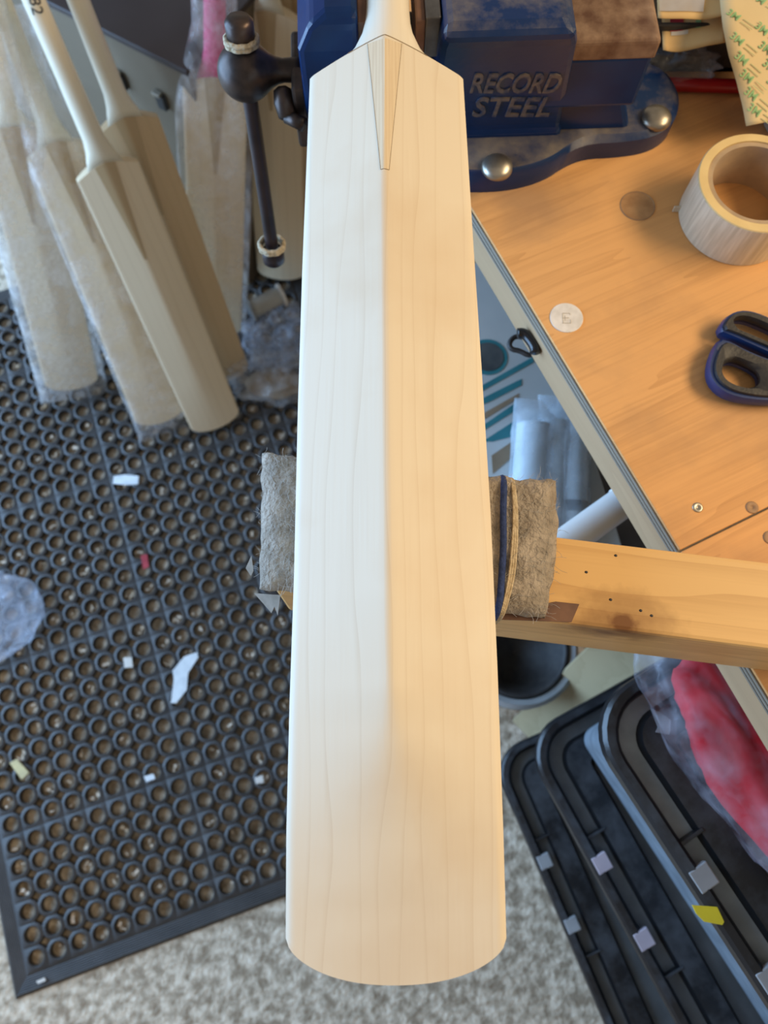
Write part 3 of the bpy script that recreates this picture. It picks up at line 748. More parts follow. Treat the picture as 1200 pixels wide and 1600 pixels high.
# fixed jaw body, wide at the top, tapering to the base
JT = .155
def slab(x0, x1, y0, y1, z): return [Vector((x0, y0, z)), Vector((x1, y0, z)), Vector((x1, y1, z)), Vector((x0, y1, z))]
fy0 = VL(800, 43, BENCH + JT).y; fb = VL(800, 208, BENCH + .026).y
xr_t = VL(905, 43, BENCH + JT).x; xr_b = VL(873, 200, BENCH + .026).x
def mir(y): return .022 - y
body = MB().loft([slab(.030, xr_b + .004, fb - .004, mir(fb - .004), .022), slab(.034, xr_b, fb, mir(fb), .032), slab(.036, xr_t + .004, fy0 + .002, mir(fy0 + .002), JT - .018), slab(.038, xr_t, fy0 - .002, mir(fy0), JT - .006), slab(.040, xr_t - .006, fy0 + .008, mir(fy0 + .008), JT)])
body.build('fixed_jaw', BLUED, vice, world=False, bevel=.006)
# raised lettering on the front of the body
n0 = Vector((.06, fb, .032)); n1 = Vector((.06, fy0 + .002, JT - .018)); upv = (n1 - n0).normalized()
cA = VL(806, 131, BENCH + .09); cB = VL(801, 167, BENCH + .06)
def face_at(x, z):
    k = (z - .032) / (JT - .05); return Vector((x, n0.y + (n1.y - n0.y) * k, z))
def face_hit(u, v):
    o = vi @ Vector((0, 0, H)); d = (vi.to_3x3() @ ray(u, v)); nrm = Vector((1, 0, 0)).cross(upv)
    return o + d * ((n0 - o).dot(nrm) / d.dot(nrm))
for word, (u, v), wpx in (('RECORD', (806, 131), 138), ('STEEL', (801, 168), 122)):
    c = face_hit(u, v); l = face_hit(u - wpx / 2, v); r_ = face_hit(u + wpx / 2, v)
    sz = face_hit(u, v + 15).z; hgt = (face_hit(u, v - 14) - face_hit(u, v + 14)).length
    M_ = frame(c, (r_ - l), upv)
    o = text_mesh(word, hgt / .70, .0012, 'raised_lettering', noisy('worn_lettering', (.035, .045, .085), (.15, .12, .10), 160, .4), vice, M_, bold=.0005, world=False)
    xs = [(M_.inverted() @ vv.co).x for vv in o.data.vertices]; sx = (r_ - l).length / (max(xs) - min(xs))
    o.data.transform(M_ @ Matrix.Diagonal((sx, 1, 1, 1)) @ M_.inverted())
# tail of the vice: slide housing with rusty anvil
tx0, tx1 = xr_t - .012, VL(1033, 62, BENCH + .125).x
ty = VL(1000, 62, BENCH + .125).y
MB().box(((tx0 + tx1) / 2, (ty + mir(ty)) / 2, .085), (tx1 - tx0, mir(ty) - ty, .050)).build('slide_housing', BLUE, vice, world=False, bevel=.004)
MB().loft([slab(tx0, tx1 + .001, ty - .001, mir(ty) + .001, .108), slab(tx0, tx1 + .001, ty - .001, mir(ty) + .001, .124), slab(tx0, tx1 - .002, ty + .003, mir(ty) - .003, .127)]).build('anvil', RUST, vice, world=False, bevel=.0025)
MB().loft([slab(.03, tx1 + .01, ty + .012, mir(ty) - .012, .02), slab(.03, tx1 - .01, ty + .016, mir(ty) - .016, .07)]).build('neck', BLUED, vice, world=False, bevel=.005)
# moving jaw
mx0, mx1 = VL(463, 50, BENCH + .14).x, -.024
MB().loft([slab(mx0 + .008, mx1, -.030, .052, .030), slab(mx0, mx1, -.038, .060, .06), slab(mx0, mx1, -.044, .066, .13), slab(mx0 + .010, mx1, -.042, .064, .150), slab(mx0 + .022, mx1, -.036, .058, .156)]).build('moving_jaw', BLUE, vice, world=False, bevel=.006)
MB().box((.006, .011, .070), (.085, .050, .050)).build('slide_bar', STEELDK, vice, world=False, bevel=.003)
MB().box((mx1 + .0035, .008, .132), (.007, .092, .032)).build('jaw_pad', LEATHER, vice, world=False, bevel=.001)
MB().box((.0315, .008, .134), (.011, .094, .034)).build('jaw_plate', noisy('worn_plate', (.10, .095, .09), (.19, .18, .17), 60, .4, .8), vice, world=False, bevel=.001)
MB().box((.0225, .008, .132), (.007, .092, .032)).build('jaw_pad', LEATHER, vice, world=False, bevel=.001)
MB().box((mx0 - .004, -.004, .056), (.012, .062, .064)).build('front_flange', STEELDK, vice, world=False, bevel=.003)
# screw head, tommy bar and quick-release lever
bc_ = VL(384, 112, BENCH + .08)
rot = Matrix.Rotation(R(90), 3, 'Y')
prof = []
br = .0232
for a in range(-86, 50, 8): prof.append((br * math.cos(R(a)), br * math.sin(R(a))))
prof += [(.0130, .0205), (.0102, .026), (.0090, .031), (.0095, .040), (.0105, mx0 - bc_.x + .001)]
MB().lathe(prof, 28, bc_, rot).build('screw_head', STEELDK, vice, world=False, smooth=True)
top_ = VL(378, 40, BENCH + .118); bot_ = vi @ Vector((P(426, 392, BENCH - .10)))
bdir = (top_ - bot_).normalized()
pa = bc_ + bdir * .0275; pb = bot_
bar = MB().tube([pb, pa], .0066, 14).build('tommy_bar', BARMAT, vice, world=False, smooth=True, auto=40)
for e, sgn in ((pa, 1), (pb, -1)):
    q = e
    cap = MB().tube([q - bdir * .012 * sgn * 0 - bdir * sgn * .003, q + bdir * sgn * .001, q + bdir * sgn * .012, q + bdir * sgn * .0155], [.0095, .0115, .0115, .0085], 18).build('bar_cap', STEELDK if sgn > 0 else BARMAT, vice, world=False, smooth=True, auto=50)
    u_ = bdir.orthogonal().normalized(); w_ = bdir.cross(u_); cc = q - bdir * sgn * (.001 if sgn > 0 else .006)
    for kk, dz in enumerate((0, -.003)):
        MB().tube([cc + bdir * sgn * dz + (u_ * math.cos(a) + w_ * math.sin(a)) * (.0122 + .0004 * math.sin(a * 9)) for a in [2 * math.pi * i / 40 for i in range(40)]], .0023, 6, closed=True).build('rope_ring', ROPE, vice, world=False, smooth=True)
lv = [VL(441, 140, BENCH + .075), VL(444, 160, BENCH + .068), VL(449, 182, BENCH + .062)]
MB().tube([lv[0] + (lv[0] - lv[1]) * .3] + lv + [lv[-1] + (lv[-1] - lv[1]) * .25], [.003, .0075, .0088, .0075, .004], 14).build('release_lever', STEELDK, vice, world=False, smooth=True)
MB().tube([lv[2], VL(475, 195, BENCH + .062)], .006, 10).build('lever_link', STEELDK, vice, world=False, smooth=True)

# ================================================================== THINGS ON THE BENCH
# roll of tape
tcx, tcy, TR, TH = .3135, .4525, .0500, .046
tp = thing('tape_roll', (tcx, tcy, BENCH), 'roll of woven beige filament tape lying flat on the bench', 'tape')
def ringlathe(r0, r1, z0, z1, bev=.0012):
    return MB().lathe([(r0, z0), (r1 - bev, z0), (r1, z0 + bev), (r1, z1 - bev), (r1 - bev, z1), (r0, z1), (r0, z0)], 64, (0, 0, 0), caps=False)
ringlathe(TR - .0005, TR, .0005, TH - .001, .0002).build('tape_outer', TAPE, tp, world=False, smooth=True, auto=30)
ringlathe(.0420, TR - .0003, .0002, TH, .0006).build('tape_layers', TAPEEDGE, tp, world=False, smooth=True, auto=30)
ringlathe(.0375, .0420, 0, TH - .0012, .0004).build('cardboard_core', CARDCORE, tp, world=False, smooth=True, auto=30)
te = vec = P(1055, 331, BENCH) - Vector((tcx, tcy, BENCH))
MB().box((te.x + .002, te.y, .004), (.010, .0012, .0065)).build('loose_end', TAPE, tp, world=False)
# scissors
scis = thing('scissors', P(1150, 560, BENCH), 'scissors with black grips and navy blue rims on the bench', 'scissors')
def loop(outer, inner, z0, z1, mat, nm, parent, it=2):
    o_ = smoothpoly([(P(u, v, BENCH + .008).x, P(u, v, BENCH + .008).y) for u, v in outer], it); i_ = smoothpoly([(P(u, v, BENCH + .008).x, P(u, v, BENCH + .008).y) for u, v in inner], it)
    n = 48
    def resample(pts):
        L = [0]; m = len(pts)
        for k in range(m): L.append(L[-1] + (pts[(k + 1) % m] - pts[k]).length)
        res = []; k = 0
        for a in range(n):
            s = L[-1] * a / n
            while L[k + 1] < s: k += 1
            f = (s - L[k]) / max(1e-9, L[k + 1] - L[k]); res.append(pts[k] * (1 - f) + pts[(k + 1) % m] * f)
        return res
    O, I = resample(o_), resample(i_)
    # start both loops in the same direction
    cI = sum(I, Vector((0, 0))) / n
    def start(Q):
        k = min(range(n), key=lambda j: abs(math.atan2((Q[j] - cI).y, (Q[j] - cI).x) - math.pi * .999)); return Q[k:] + Q[:k]
    O, I = start(O), start(I)
    M1 = [a * .9 + b2 * .1 for a, b2 in zip(O, I)]; M2 = [a * .2 + b2 * .8 for a, b2 in zip(O, I)]
    zz = z1 - z0
    rings = [[Vector((p.x, p.y, z0 + .001)) for p in M1], [Vector((p.x, p.y, z0 + zz * .3)) for p in O], [Vector((p.x, p.y, z1 - zz * .25)) for p in O], [Vector((p.x, p.y, z1)) for p in M1], [Vector((p.x, p.y, z1)) for p in M2], [Vector((p.x, p.y, z1 - zz * .3)) for p in I], [Vector((p.x, p.y, z0 + zz * .2)) for p in I], [Vector((p.x, p.y, z0 + .001)) for p in M1]]
    return MB().loft(rings, False).build(nm, mat, parent, smooth=True, auto=50)
lo_out = [(1118, 532), (1104, 565), (1102, 592), (1120, 616), (1150, 628), (1200, 633), (1250, 630), (1290, 610), (1285, 590), (1240, 575), (1200, 567), (1160, 550), (1135, 535)]
lo_in = [(1128, 570), (1122, 588), (1132, 603), (1155, 612), (1176, 610), (1185, 600), (1180, 585), (1160, 574), (1142, 567)]
lo_out2 = [(1124, 540), (1112, 567), (1110, 590), (1124, 610), (1152, 622), (1200, 628), (1246, 624), (1280, 607), (1276, 593), (1238, 580), (1198, 571), (1160, 556), (1137, 541)]
h1 = loop(lo_out, lo_in, BENCH + .002, BENCH + .014, NAVY, 'lower_handle', scis)
loop(lo_out2, lo_in, BENCH + .006, BENCH + .0165, BLACKSOFT, 'grip', h1)
up_out = [(1116, 524), (1124, 505), (1140, 493), (1165, 490), (1200, 503), (1260, 535), (1300, 565), (1296, 590), (1270, 592), (1230, 572), (1170, 546), (1135, 530)]
up_in = [(1137, 508), (1148, 503), (1165, 505), (1200, 520), (1245, 545), (1262, 562), (1255, 570), (1220, 555), (1175, 534), (1142, 520)]
up_out2 = [(1122, 522), (1129, 508), (1143, 497), (1165, 495), (1198, 507), (1256, 538), (1292, 566), (1288, 584), (1268, 585), (1230, 565), (1172, 541), (1138, 526)]
h2 = loop(up_out, up_in, BENCH + .003, BENCH + .015, NAVY, 'upper_handle', scis)
loop(up_out2, up_in, BENCH + .007, BENCH + .0175, BLACKSOFT, 'grip', h2)
for (z_, dv) in ((.006, 0), (.0085, 8)):
    pl = [P(u, v, BENCH + z_) for u, v in ((1275, 580 + dv), (1300, 565 + dv), (1390, 575 + dv), (1470, 600 + dv), (1390, 600 + dv), (1300, 600 + dv))]
    MB().prism([(p.x, p.y) for p in pl], BENCH + z_ - .001, BENCH + z_ + .001).build('blade', STEEL, scis)
# red tube, papers and clutter at the back of the bench
ra, rb = P(1015, 131, BENCH + .006), P(1160, 135, BENCH + .006)
rd = (rb - ra).normalized()
rt = thing('red_tube', (ra.x, ra.y, BENCH), 'red plastic tube lying on the bench behind the vice tail', 'tube')
MB().tube([ra - rd * .02, ra, rb, rb + rd * .12], .0062, 16).build('pipe', REDTUBE, rt, smooth=True, auto=40)
MB().tube([rb + rd * .12, rb + rd * .123], .0066, 16).build('end_cap', REDTUBE, rt, smooth=True, auto=40)
cr = P(1110, 75, BENCH + .04)
crate = thing('black_tray', (cr.x + .06, cr.y + .09, BENCH), 'dark tray holding papers at the back of the bench', 'tray')
for c, d in (((0, 0, .003), (.24, .15, .006)), ((0, -.073, .025), (.24, .004, .05)), ((0, .073, .025), (.24, .004, .05)), ((-.118, 0, .025), (.004, .15, .05)), ((.118, 0, .025), (.004, .15, .05))):
    MB().box(c, d).build('tray_bottom' if c[2] < .01 else 'tray_side', BLACKSOFT, crate, world=False, bevel=.001)
def sheet(name, pxz, mat, label, cat, th=.0006, nu=14, nv=18, root=True):
    """four photo corners with heights -> gently curled real sheet"""
    a, b2, c, d = [P(u, v, z) for u, v, z in pxz]
    def fn(s, t):
        p = (a * (1 - s) + b2 * s) * (1 - t) + (d * (1 - s) + c * s) * t
        p = p + Vector((0, 0, .004 * math.sin(s * 3.1) * math.sin(t * 4) + .003 * noise.noise(Vector((s * 2, t * 2, len(name))))))
        return p
    base_ = (a + b2 + c + d) / 4
    r = thing(name, base_, label, cat)
    MB().grid(nu, nv, fn).build('paper', mat, r, smooth=True, solid=th)
    return r, fn
Z1 = BENCH + .055
env, efn = sheet('kraft_envelope', [(1030, -60, Z1), (1150, -60, Z1), (1134, 66, Z1 - .006), (1036, 78, Z1 - .014)], KRAFT, 'brown kraft envelope sticking out over the tray with a small red and green mark', 'envelope')
for (s0, s1, t0, t1, mt_) in ((.12, .32, .66, .80, REDBIT), (.50, .58, .66, .80, GREEN3), (.14, .40, .80, .84, OFFWHITE)):
    MB().grid(5, 4, lambda s, t: efn(s0 + (s1 - s0) * s, t0 + (t1 - t0) * t) + Vector((0, 0, .0008))).build('printed_mark', mt_, env, smooth=True)
Z2 = BENCH + .066
en2, efn2 = sheet('window_envelope', [(1020, -80, Z2), (1150, -80, Z2), (1140, 22, Z2 - .003), (1028, 28, Z2 - .008)], KRAFT, 'upper kraft envelope with a clear grey window, above the other envelope', 'envelope')
MB().grid(7, 5, lambda s, t: efn2(.02 + .62 * s, .66 + .26 * t) + Vector((0, 0, .0012))).build('clear_window', film('env_window', (.5, .47, .45), .8, .15, 40, .4), en2, smooth=True)
Z3 = BENCH + .072
# printed backing sheet hanging towards the tape
la = [(1116, -90, Z3), (1122, -30, Z3), (1129, 40, Z3 - .002), (1138, 85, Z3 - .008), (1150, 125, Z3 - .016), (1160, 165, Z3 - .026), (1166, 197, Z3 - .034)]
ps_l = [P(*q) for q in la]
ps_r = [P(u, v, z_) for u, v, z_ in ((1330, -70, Z3), (1334, -20, Z3), (1340, 45, Z3 - .002), (1345, 82, Z3 - .008), (1348, 115, Z3 - .016), (1350, 140, Z3 - .024), (1350, 160, Z3 - .030))]
pr = thing('printed_sheet', ps_l[3], 'tan paper backing sheet with repeated green print curling down above the tape', 'paper sheet')
def prf(s, t):
    k = t * (len(ps_l) - 1); i = min(int(k), len(ps_l) - 2); f = k - i
    a = ps_l[i] * (1 - f) + ps_l[i + 1] * f; b2 = ps_r[i] * (1 - f) + ps_r[i + 1] * f
    return a * (1 - s) + b2 * s
MB().grid(10, 30, prf).build('paper', KRAFT2, pr, smooth=True, solid=.0006)
def on_sheet(s, t):
    p = prf(s, t); dx = prf(s + .01, t) - prf(s - .01, t); dy = prf(s, t - .01) - prf(s, t + .01)
    m = frame(p, dx, dy); m = Matrix.Translation(m.to_3x3() @ Vector((0, 0, .0009))) @ m
    return m
k_ = 0
for t_ in [.06 + .118 * i for i in range(8)]:
    for j0, s0 in enumerate((.085, .285, .485, .685)):
        s = s0; t0 = t_ + (.055 if j0 % 2 else 0)
        if t0 > .93: continue
        m = on_sheet(s, t0) @ Matrix.Rotation(R(-40), 4, 'Z')
        text_mesh('3M', .0100, .0001, 'green_print', GREEN3, pr, m, bold=.0001)
        for j in range(2):
            mm = m @ Matrix.Translation((.0150, .002 - j * .004, 0))
            o = MB().box((0, 0, 0), (.012, .0006, .0002)); o.v = [mm @ v for v in o.v]
            o.build('fine_print_line', GREENPALE, pr)
    k_ += 1
# clear bag between vice and papers
tg = P(1215, 215, BENCH)
tin = thing('grey_tub', (tg.x + .016, tg.y + .016, BENCH), 'grey tub behind the tape roll at the right edge', 'tub')
MB().lathe([(.026, 0), (.028, .002), (.030, .045), (.0285, .045), (.027, .004), (.001, .004)], 32).build('wall', TINGREY, tin, world=False, smooth=True, auto=40)
MB().lathe([(.0315, .040), (.0315, .046), (.030, .047), (.001, .0465)], 32).build('lid', TINGREY, tin, world=False, smooth=True, auto=40)
cbp = P(1060, 108, BENCH + .018)
cb_ = blob((cbp.x, cbp.y + .006, BENCH + .017), (.034, .014, .015), 4, .35, 3, crease=.3, flat=-.016).build('clear_bag', CLEAR, loc=(cbp.x, cbp.y, BENCH), smooth=True)
tag(cb_, 'crumpled clear plastic bag tucked between vice tail and red tube', 'plastic bag')

# ================================================================== UNDER THE BENCH, RIGHT OF THE BAT
# printed carton on the shelf
cz = .72
q1, q2, q3 = P(738, 410, cz), P(838, 640, cz), P(742, 800, cz)
ct = thing('printed_carton', (q2.x, q2.y, SH), 'white carton with teal printed bands on the shelf under the bench', 'carton', rotz=R(12))
CW, CL, CH = .26, .42, cz - SH
MB().box((-.05, .0, CH / 2), (CW - .06, CL, CH)).build('carton_body', CARTON, ct, world=False, bevel=.002)
def flat(poly, z, mat, nm, par, th=.0006):
    MB().prism(poly, z, z + th).build(nm, mat, par, world=False)
def wl(u, v, z, par):
    d = P(u, v, z) - Vector(par.location); a = par.rotation_euler.z
    return (d.x * math.cos(a) + d.y * math.sin(a), -d.x * math.sin(a) + d.y * math.cos(a))
for strip in ([(752, 603), (832, 558), (834, 566), (752, 612)], [(755, 622), (815, 592), (815, 602), (765, 628), (755, 632)], [(757, 663), (808, 628), (808, 640), (757, 672)], [(757, 688), (808, 655), (808, 680), (770, 690), (757, 690)], [(768, 712), (800, 690), (800, 715), (770, 740)]):
    flat([wl(u, v, cz, ct) for u, v in strip], CH, TEAL if strip[0][1] != 712 else BROWNCARD, 'printed_band', ct)
flat([wl(u, v, cz, ct) for u, v in [(757, 645), (810, 615), (810, 622), (757, 655)]], CH, BROWNCARD, 'printed_band', ct)
c_ = wl(762, 558, cz, ct); flat(circle_pts(c_, .024, 28), CH, TEAL, 'printed_disc', ct); flat(circle_pts(c_, .019, 28), CH + .0006, noisy('disc_dark', (.05, .06, .065), (.10, .11, .11), 40, .5), 'printed_disc', ct)
# clear packets of pale tubes standing on the shelf in front of the carton
for i, (pxa, pxb, r_, lab) in enumerate((((836, 665), (822, 850), .021, 'leftmost clear packet holding a pale blue roll beside the carton'), ((868, 660), (858, 850), .017, 'middle clear packet holding a pale blue roll under the bench edge'), ((896, 660), (893, 850), .016, 'rightmost clear packet holding a pale blue roll, with a black band'))):
    zt = .745
    a, b2 = P(*pxa, zt), P(*pxb, zt - .02)
    d = (b2 - a).normalized(); c0 = (a + b2) / 2
    pk = thing('roll_packet', (c0.x, c0.y, zt - r_ - .012), lab, 'packet', 'clear packets of pale rolls')
    MB().tube([a + (b2 - a) * k / 8 for k in range(9)], r_, 18).build('pale_roll', PALETUBE, pk, smooth=True, auto=40)
    rings = []
    for k in range(15):
        f = -.22 + 1.4 * k / 14; c1 = a + (b2 - a) * f; sd = Vector((-d.y, d.x, 0)); e = max(0, min(1, (f + .22) / .2)) * max(0, min(1, (1.18 - f) / .12))
        rings.append([c1 + sd * (r_ * 1.25 * math.cos(2 * math.pi * j / 20)) * (1 + .12 * noise.noise(Vector((f * 6, i, j * .3)))) + Vector((0, 0, (.002 + r_ * 1.12 * e) * math.sin(2 * math.pi * j / 20) * (1 + .2 * noise.noise(Vector((f * 9, j * .5, i)))))) for j in range(20)])
    MB().loft(rings, False).build('clear_film', PACKET, pk, smooth=True)
    if i == 2:
        k1 = a + (b2 - a) * .66; MB().tube([k1, k1 + d * .012], r_ * 1.08, 18).build('black_band', BLACKSOFT, pk, smooth=True, auto=40)
# box on the shelf that carries the packets
sb = thing('shelf_box', (P(880, 740, .70).x + .105, P(880, 740, .70).y, SH), 'dark shallow box under the clear packets on the bench shelf', 'box', rotz=R(8))
MB().box((0, 0, .095), (.16, .26, .19)).build('box_body', BLACKSOFT, sb, world=False, bevel=.003)
MB().box((0, 0, .1945), (.165, .265, .009)).build('box_lid', noisy('dark_lid', (.10, .09, .085), (.14, .13, .12), 20, .5), sb, world=False, bevel=.002)
# white pipe poking out from beneath the bench
pz = .865
a, b2 = P(872, 857, pz), P(985, 776, pz); d = (b2 - a).normalized()
pp = thing('white_pipe', (b2.x, b2.y, pz - .016), 'white plastic pipe poking out from under the bench by the beam', 'pipe')
MB().tube([a - d * .01, a, b2 + d * .28], .0150, 24).build('pipe', PVC, pp, smooth=True, auto=40)
MB().tube([b2 - d * .012, b2 + d * .05], .0162, 24).build('coupling', PVC, pp, smooth=True, auto=40)
# black loop handle hooked on the rail
q = P(822, 536, RZ0 - .02)
hk = thing('black_hook', q, 'black loop handle hooked on the pale bench rail', 'hook')
pts = [P(u, v, RZ0 - .012) for u, v in ((809, 521), (818, 520), (828, 530), (836, 543), (836, 551))]
MB().tube(smoothpoly(pts, 2, False), .0048, 10).build('clip', BLACKGLOSS, hk, smooth=True)
pts = [P(u, v, RZ0 - .07) for u, v in ((826, 530), (806, 524), (795, 535), (798, 546), (812, 548), (826, 556), (836, 552))]
MB().tube(smoothpoly(pts, 2, True), .0026, 8, closed=True).build('loop', BLACKSOFT, hk, smooth=True)
# grey bucket with black bowl inside
bz_ = .36
bc2 = P(812, 1012, bz_)
bk = thing('grey_bucket', (bc2.x, bc2.y, 0), 'round grey bucket with a black rim and dark inside, below the beam', 'bucket')
MB().lathe([(.062, 0), (.064, .003), (.083, bz_ - .03), (.092, bz_ - .030), (.092, bz_ - .006), (.086, bz_), (.078, bz_ - .002), (.074, bz_ - .02), (.060, .01), (.001, .008)], 48, caps=False).build('bucket_wall', GREYBUCKET, bk, world=False, smooth=True, auto=40)
MB().lathe([(.0735, bz_ - .012), (.0765, bz_ - .003), (.0735, bz_ + .002), (.068, bz_ - .004), (.050, bz_ - .05), (.001, bz_ - .06)], 48, caps=False).build('black_bowl', BLACKSOFT, bk, world=False, smooth=True)
# pale plywood sheet leaning between bucket and crates
c1, c2, c3_ = P(1000, 935, .62), P(801, 1127, .12), P(856, 1184, .10); c4 = c1 + c3_ - c2
pb_ = MB().loft([[c1, c2, c3_, c4], [p + Vector((.004, .006, -.010)) for p in (c1, c2, c3_, c4)]])
o = pb_.build('plywood_sheet', PALEPLY, loc=tuple((c2 + c3_) / 2)); tag(o, 'pale yellow plywood sheet leaning behind the stacked storage boxes', 'board')

# ------------------------------------------------------------------ stacked storage boxes
def rrect(x0, x1, y0, y1, r, n=7):
    pts = []
    for cx, cy, a0 in ((x1 - r, y1 - r, 0), (x0 + r, y1 - r, 90), (x0 + r, y0 + r, 180), (x1 - r, y0 + r, 270)):
        for k in range(n + 1):
            a = R(a0 + 90 * k / n); pts.append((cx + r * math.cos(a), cy + r * math.sin(a)))
    return pts
def storage_box(pa, pb2, ptop, zl, zbot, label, bodymat, clip_t, seed):
    a, b2, c = P(*pa, zl), P(*pb2, zl), P(*ptop, zl)
    u = (a - b2).normalized(); s = (c - a).dot(u); corner = a + u * s
    rz = math.atan2(u.y, u.x) - math.pi / 2
    Wd, Ln, r = .40, .60, .052
    root = thing('storage_box', (corner.x, corner.y, zbot), label, 'storage box', 'stacked storage boxes', rotz=rz)
    h = zl - zbot
    def ring(ins, z): return [Vector((p[0], p[1], z)) for p in rrect(ins, Wd - ins, -Ln + ins, -ins, max(.008, r - ins * .8))]
    # tapering cloudy tub
    MB().loft([ring(.045, 0), ring(.043, .004), ring(.022, h - .030), ring(.014, h - .026), ring(.010, h - .012)]).build('tub', bodymat, root, smooth=True, auto=40, world=False)
    # lid: rolled rim, groove, dusty raised panel
    lid = MB().loft([ring(.003, h - .020), ring(0, h - .018), ring(0, h - .004), ring(.003, h), ring(.010, h + .001), ring(.013, h - .002), ring(.016, h - .012), ring(.030, h - .013), ring(.034, h - .004), ring(.060, h - .003), ring(.066, h - .014), ring(.10, h - .016)], True)
    lo = lid.build('lid', BLACKP, root, smooth=True, auto=35, world=False)
    # bridges across the groove and clip lugs
    for y in (-.135, -.30, -.445):
        MB().box((.0245, y, h - .008), (.026, .004, .010)).build('groove_bridge', BLACKP, lo, world=False, bevel=.001)
    for k, y in enumerate((-.165, -.255, -.345)):
        if k < 2: MB().box((.0125, y, h - .0025), (.019, .020, .007)).build('clip_lug', clip_t[k], lo, world=False, bevel=.0012)
    return root, lo, h
s3, _, _ = storage_box((800, 1260), (936, 1577), (783, 1172), .33, 0.0, 'lowest black-lidded storage box of the stack, on the concrete floor', SMOKEBOX, (noisy('lug_grey', (.30, .31, .32), (.36, .37, .38), 40, .4),) * 2, 3)
s2, _, _ = storage_box((846, 1210), (1060, 1600), (838, 1140), .57, .33, 'middle black-lidded storage box of the stack with pinkish clip lugs', SMOKEBOX, (PINKTAG, PINKTAG), 2)
s1, l1, h1_ = storage_box((936, 1161), (1157, 1499), (1040, 1030), .83, .57, 'topmost black-lidded storage box with a cloudy blue-grey tub', CLEARBOX, (MATS['lug_grey'], MATS['lug_grey']), 1)
def wl3(u, v, z, par):
    x, y = wl(u, v, z, par); return (x, y)
tagp = [wl3(u, v, .832, s1) for u, v in ((1081, 1414), (1120, 1417), (1131, 1440), (1128, 1445), (1100, 1440), (1088, 1428))]
MB().prism(tagp, h1_ + .0015, h1_ + .0028).build('yellow_tag', YELLOWTAG, l1, world=False)
# bag of red cloth on the topmost lid
rc = P(1165, 1185, .86)
rb_ = thing('bag_of_red_cloth', (rc.x, rc.y, .826), 'foggy clear plastic bag of red cloth on the topmost storage box', 'plastic bag')
rm = Matrix.Rotation(R(-58), 3, 'Z')
blob((rc.x + .022, rc.y - .012, .846), (.112, .044, .027), 11, .18, 2.5, flat=-.018, rot=rm).build('red_cloth', REDCLOTH, rb_, smooth=True)
blob((rc.x + .004, rc.y + .004, .848), (.135, .050, .033), 12, .14, 2.0, flat=-.021, crease=.10, nu=72, nv=40, rot=rm).build('foggy_film', film('thin_foggy_film', (.52, .56, .66), .15, .14, 60, .3), rb_, smooth=True)
cp = [P(u, v, .852) for u, v in ((1016, 1107), (1030, 1112), (1048, 1125), (1046, 1148), (1024, 1144), (1028, 1136))]
MB().prism([(p.x, p.y) for p in cp], .8515, .8525).build('bag_corner', CLEARFOG, rb_)

# ================================================================== LEFT BACKGROUND
# brown-lidded grey cabinet that the bats lean on
zc_ = .60
k1, k2 = P(145, 35, zc_), P(292, 109, zc_)
kd = (k2 - k1).normalized(); ka = math.atan2(kd.y, kd.x)
kr = thing('grey_cabinet', (k2.x, k2.y, 0), 'low grey cabinet with a dark brown lid behind the leaning bats', 'cabinet', rotz=ka)
MB().box((-.45, .225, (zc_ - .012) / 2), (.9, .45, zc_ - .012)).build('cabinet_body', GREYPANEL, kr, world=False, bevel=.003)
MB().box((-.45, .225, zc_ - .006), (.904, .456, .012)).build('lid', BROWNLID, kr, world=False, bevel=.002)
for (u, v) in ((188, 128), (243, 170)):
    d = P(u, v, .5) - Vector(kr.location); x = d.x * math.cos(ka) + d.y * math.sin(ka)
    MB().box((x, -.004, .5), (.018, .010, .03)).build('latch', BLACKSOFT, kr, world=False, bevel=.002)
    MB().box((x - .002, -.007, .518), (.016, .010, .006)).build('latch_top', STEEL, kr, world=False, bevel=.001)
q = P(278, 12, .45)
bb = thing('black_box', (q.x + .02, q.y + .05, 0), 'small black box standing beside the grey cabinet behind the pink-handled bat', 'box', rotz=R(10))
MB().box((0, 0, .22), (.10, .09, .44)).build('box_body', BLACKSOFT, bb, world=False, bevel=.004)
MB().box((0, 0, .444), (.104, .094, .010)).build('box_lid', BLACKGLOSS, bb, world=False, bevel=.002)
q = P(286, 52, .36)
tb = thing('tan_block', (q.x, q.y - .01, 0), 'tan wooden block standing in front of the small black box', 'block', rotz=R(25))
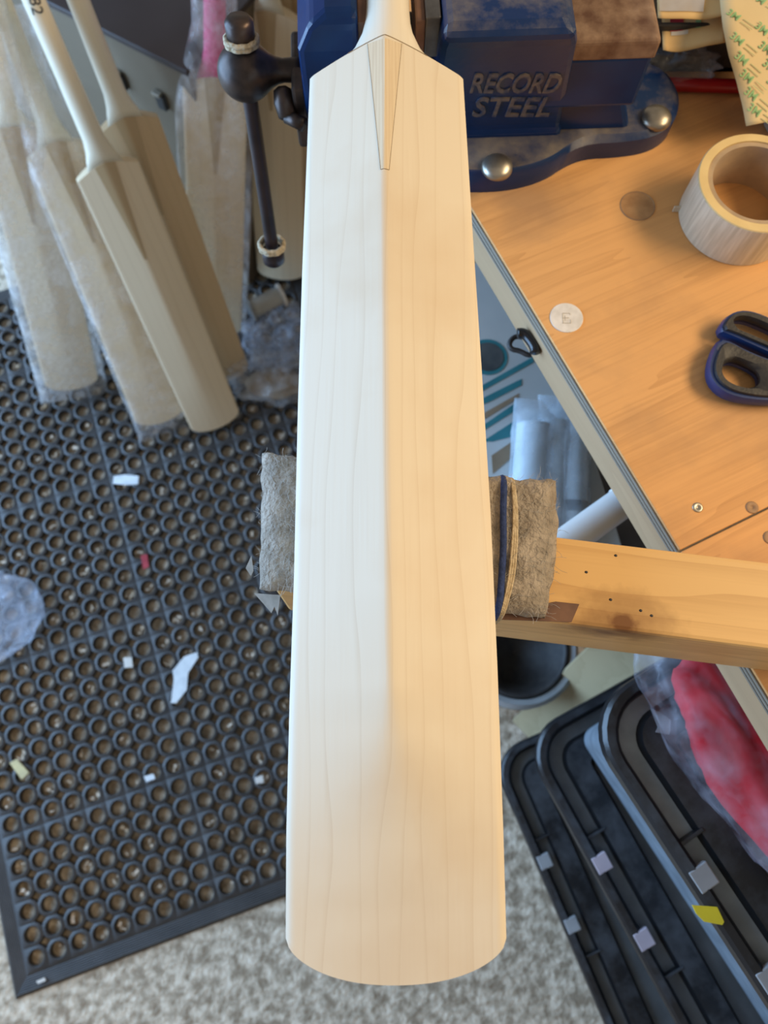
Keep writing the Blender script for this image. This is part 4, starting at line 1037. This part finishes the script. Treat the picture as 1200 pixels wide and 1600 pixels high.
MB().box((0, 0, .16), (.055, .05, .32)).build('block_body', wood('tan_block_wood', (.45, .36, .22), (.30, .22, .12), 'Y', .02, .4, 2, .01, .6, .4, .05), tb, world=False, bevel=.003)
# heap of plastic bags and bits on the floor between the bats and the big bat
def on(u, v, z): return P(u, v, z)
hp = [('plastic_bag', (425, 590), (.085, .055, .045), 21, CLEAR, 'tan-tinted crumpled clear bag on the mat beside the bare bats'), ('plastic_bag', (440, 530), (.075, .07, .06), 22, CLEARFOG, 'foggy crumpled plastic bag behind the tan-tinted bag')]
for nm, (u, v), sz, sd, mt_, lab in hp:
    c = on(u, v, .014 + sz[2] * .75)
    o = blob(c, sz, sd, .3, 2.4, nu=64, nv=36, flat=-sz[2] * .72, crease=.3).build(nm, mt_, loc=(c.x, c.y, .014), smooth=True); tag(o, lab, 'plastic bag')
c = on(430, 600, .04); o = blob(c, (.065, .035, .02), 31, .2, 2, flat=-.012).build('brown_paper', BROWNCARD, loc=(c.x, c.y, .02), smooth=True); tag(o, 'lump of brown paper inside the tan-tinted bag', 'paper')
a, b2 = on(395, 483, .13), on(438, 462, .13)
sp_ = thing('pale_spool', ((a.x + b2.x) / 2, (a.y + b2.y) / 2, .11), 'pale cylindrical spool lying on the heap of plastic bags', 'spool')
MB().tube([a, b2], .019, 20).build('barrel', noisy('dull_white', (.34, .33, .29), (.42, .41, .37), 20, .6), sp_, smooth=True, auto=40)
d = (b2 - a).normalized(); MB().tube([b2, b2 + d * .006], .025, 20).build('flange', OFFWHITE, sp_, smooth=True, auto=40); MB().tube([a - d * .006, a], .023, 20).build('flange', noisy('dull_grey', (.2, .2, .19), (.28, .28, .26), 20, .6), sp_, smooth=True, auto=40)
# clear bag at the left edge
c = on(-8, 962, .035)
o = blob(c, (.088, .085, .026), 41, .16, 2.0, nu=72, nv=40, flat=-.020, crease=.16).build('plastic_bag', CLEARFOG, loc=(c.x, c.y, .014), smooth=True); tag(o, 'crumpled clear plastic bag on the mat at the left edge of the picture', 'plastic bag')
bpy.context.view_layer.update()
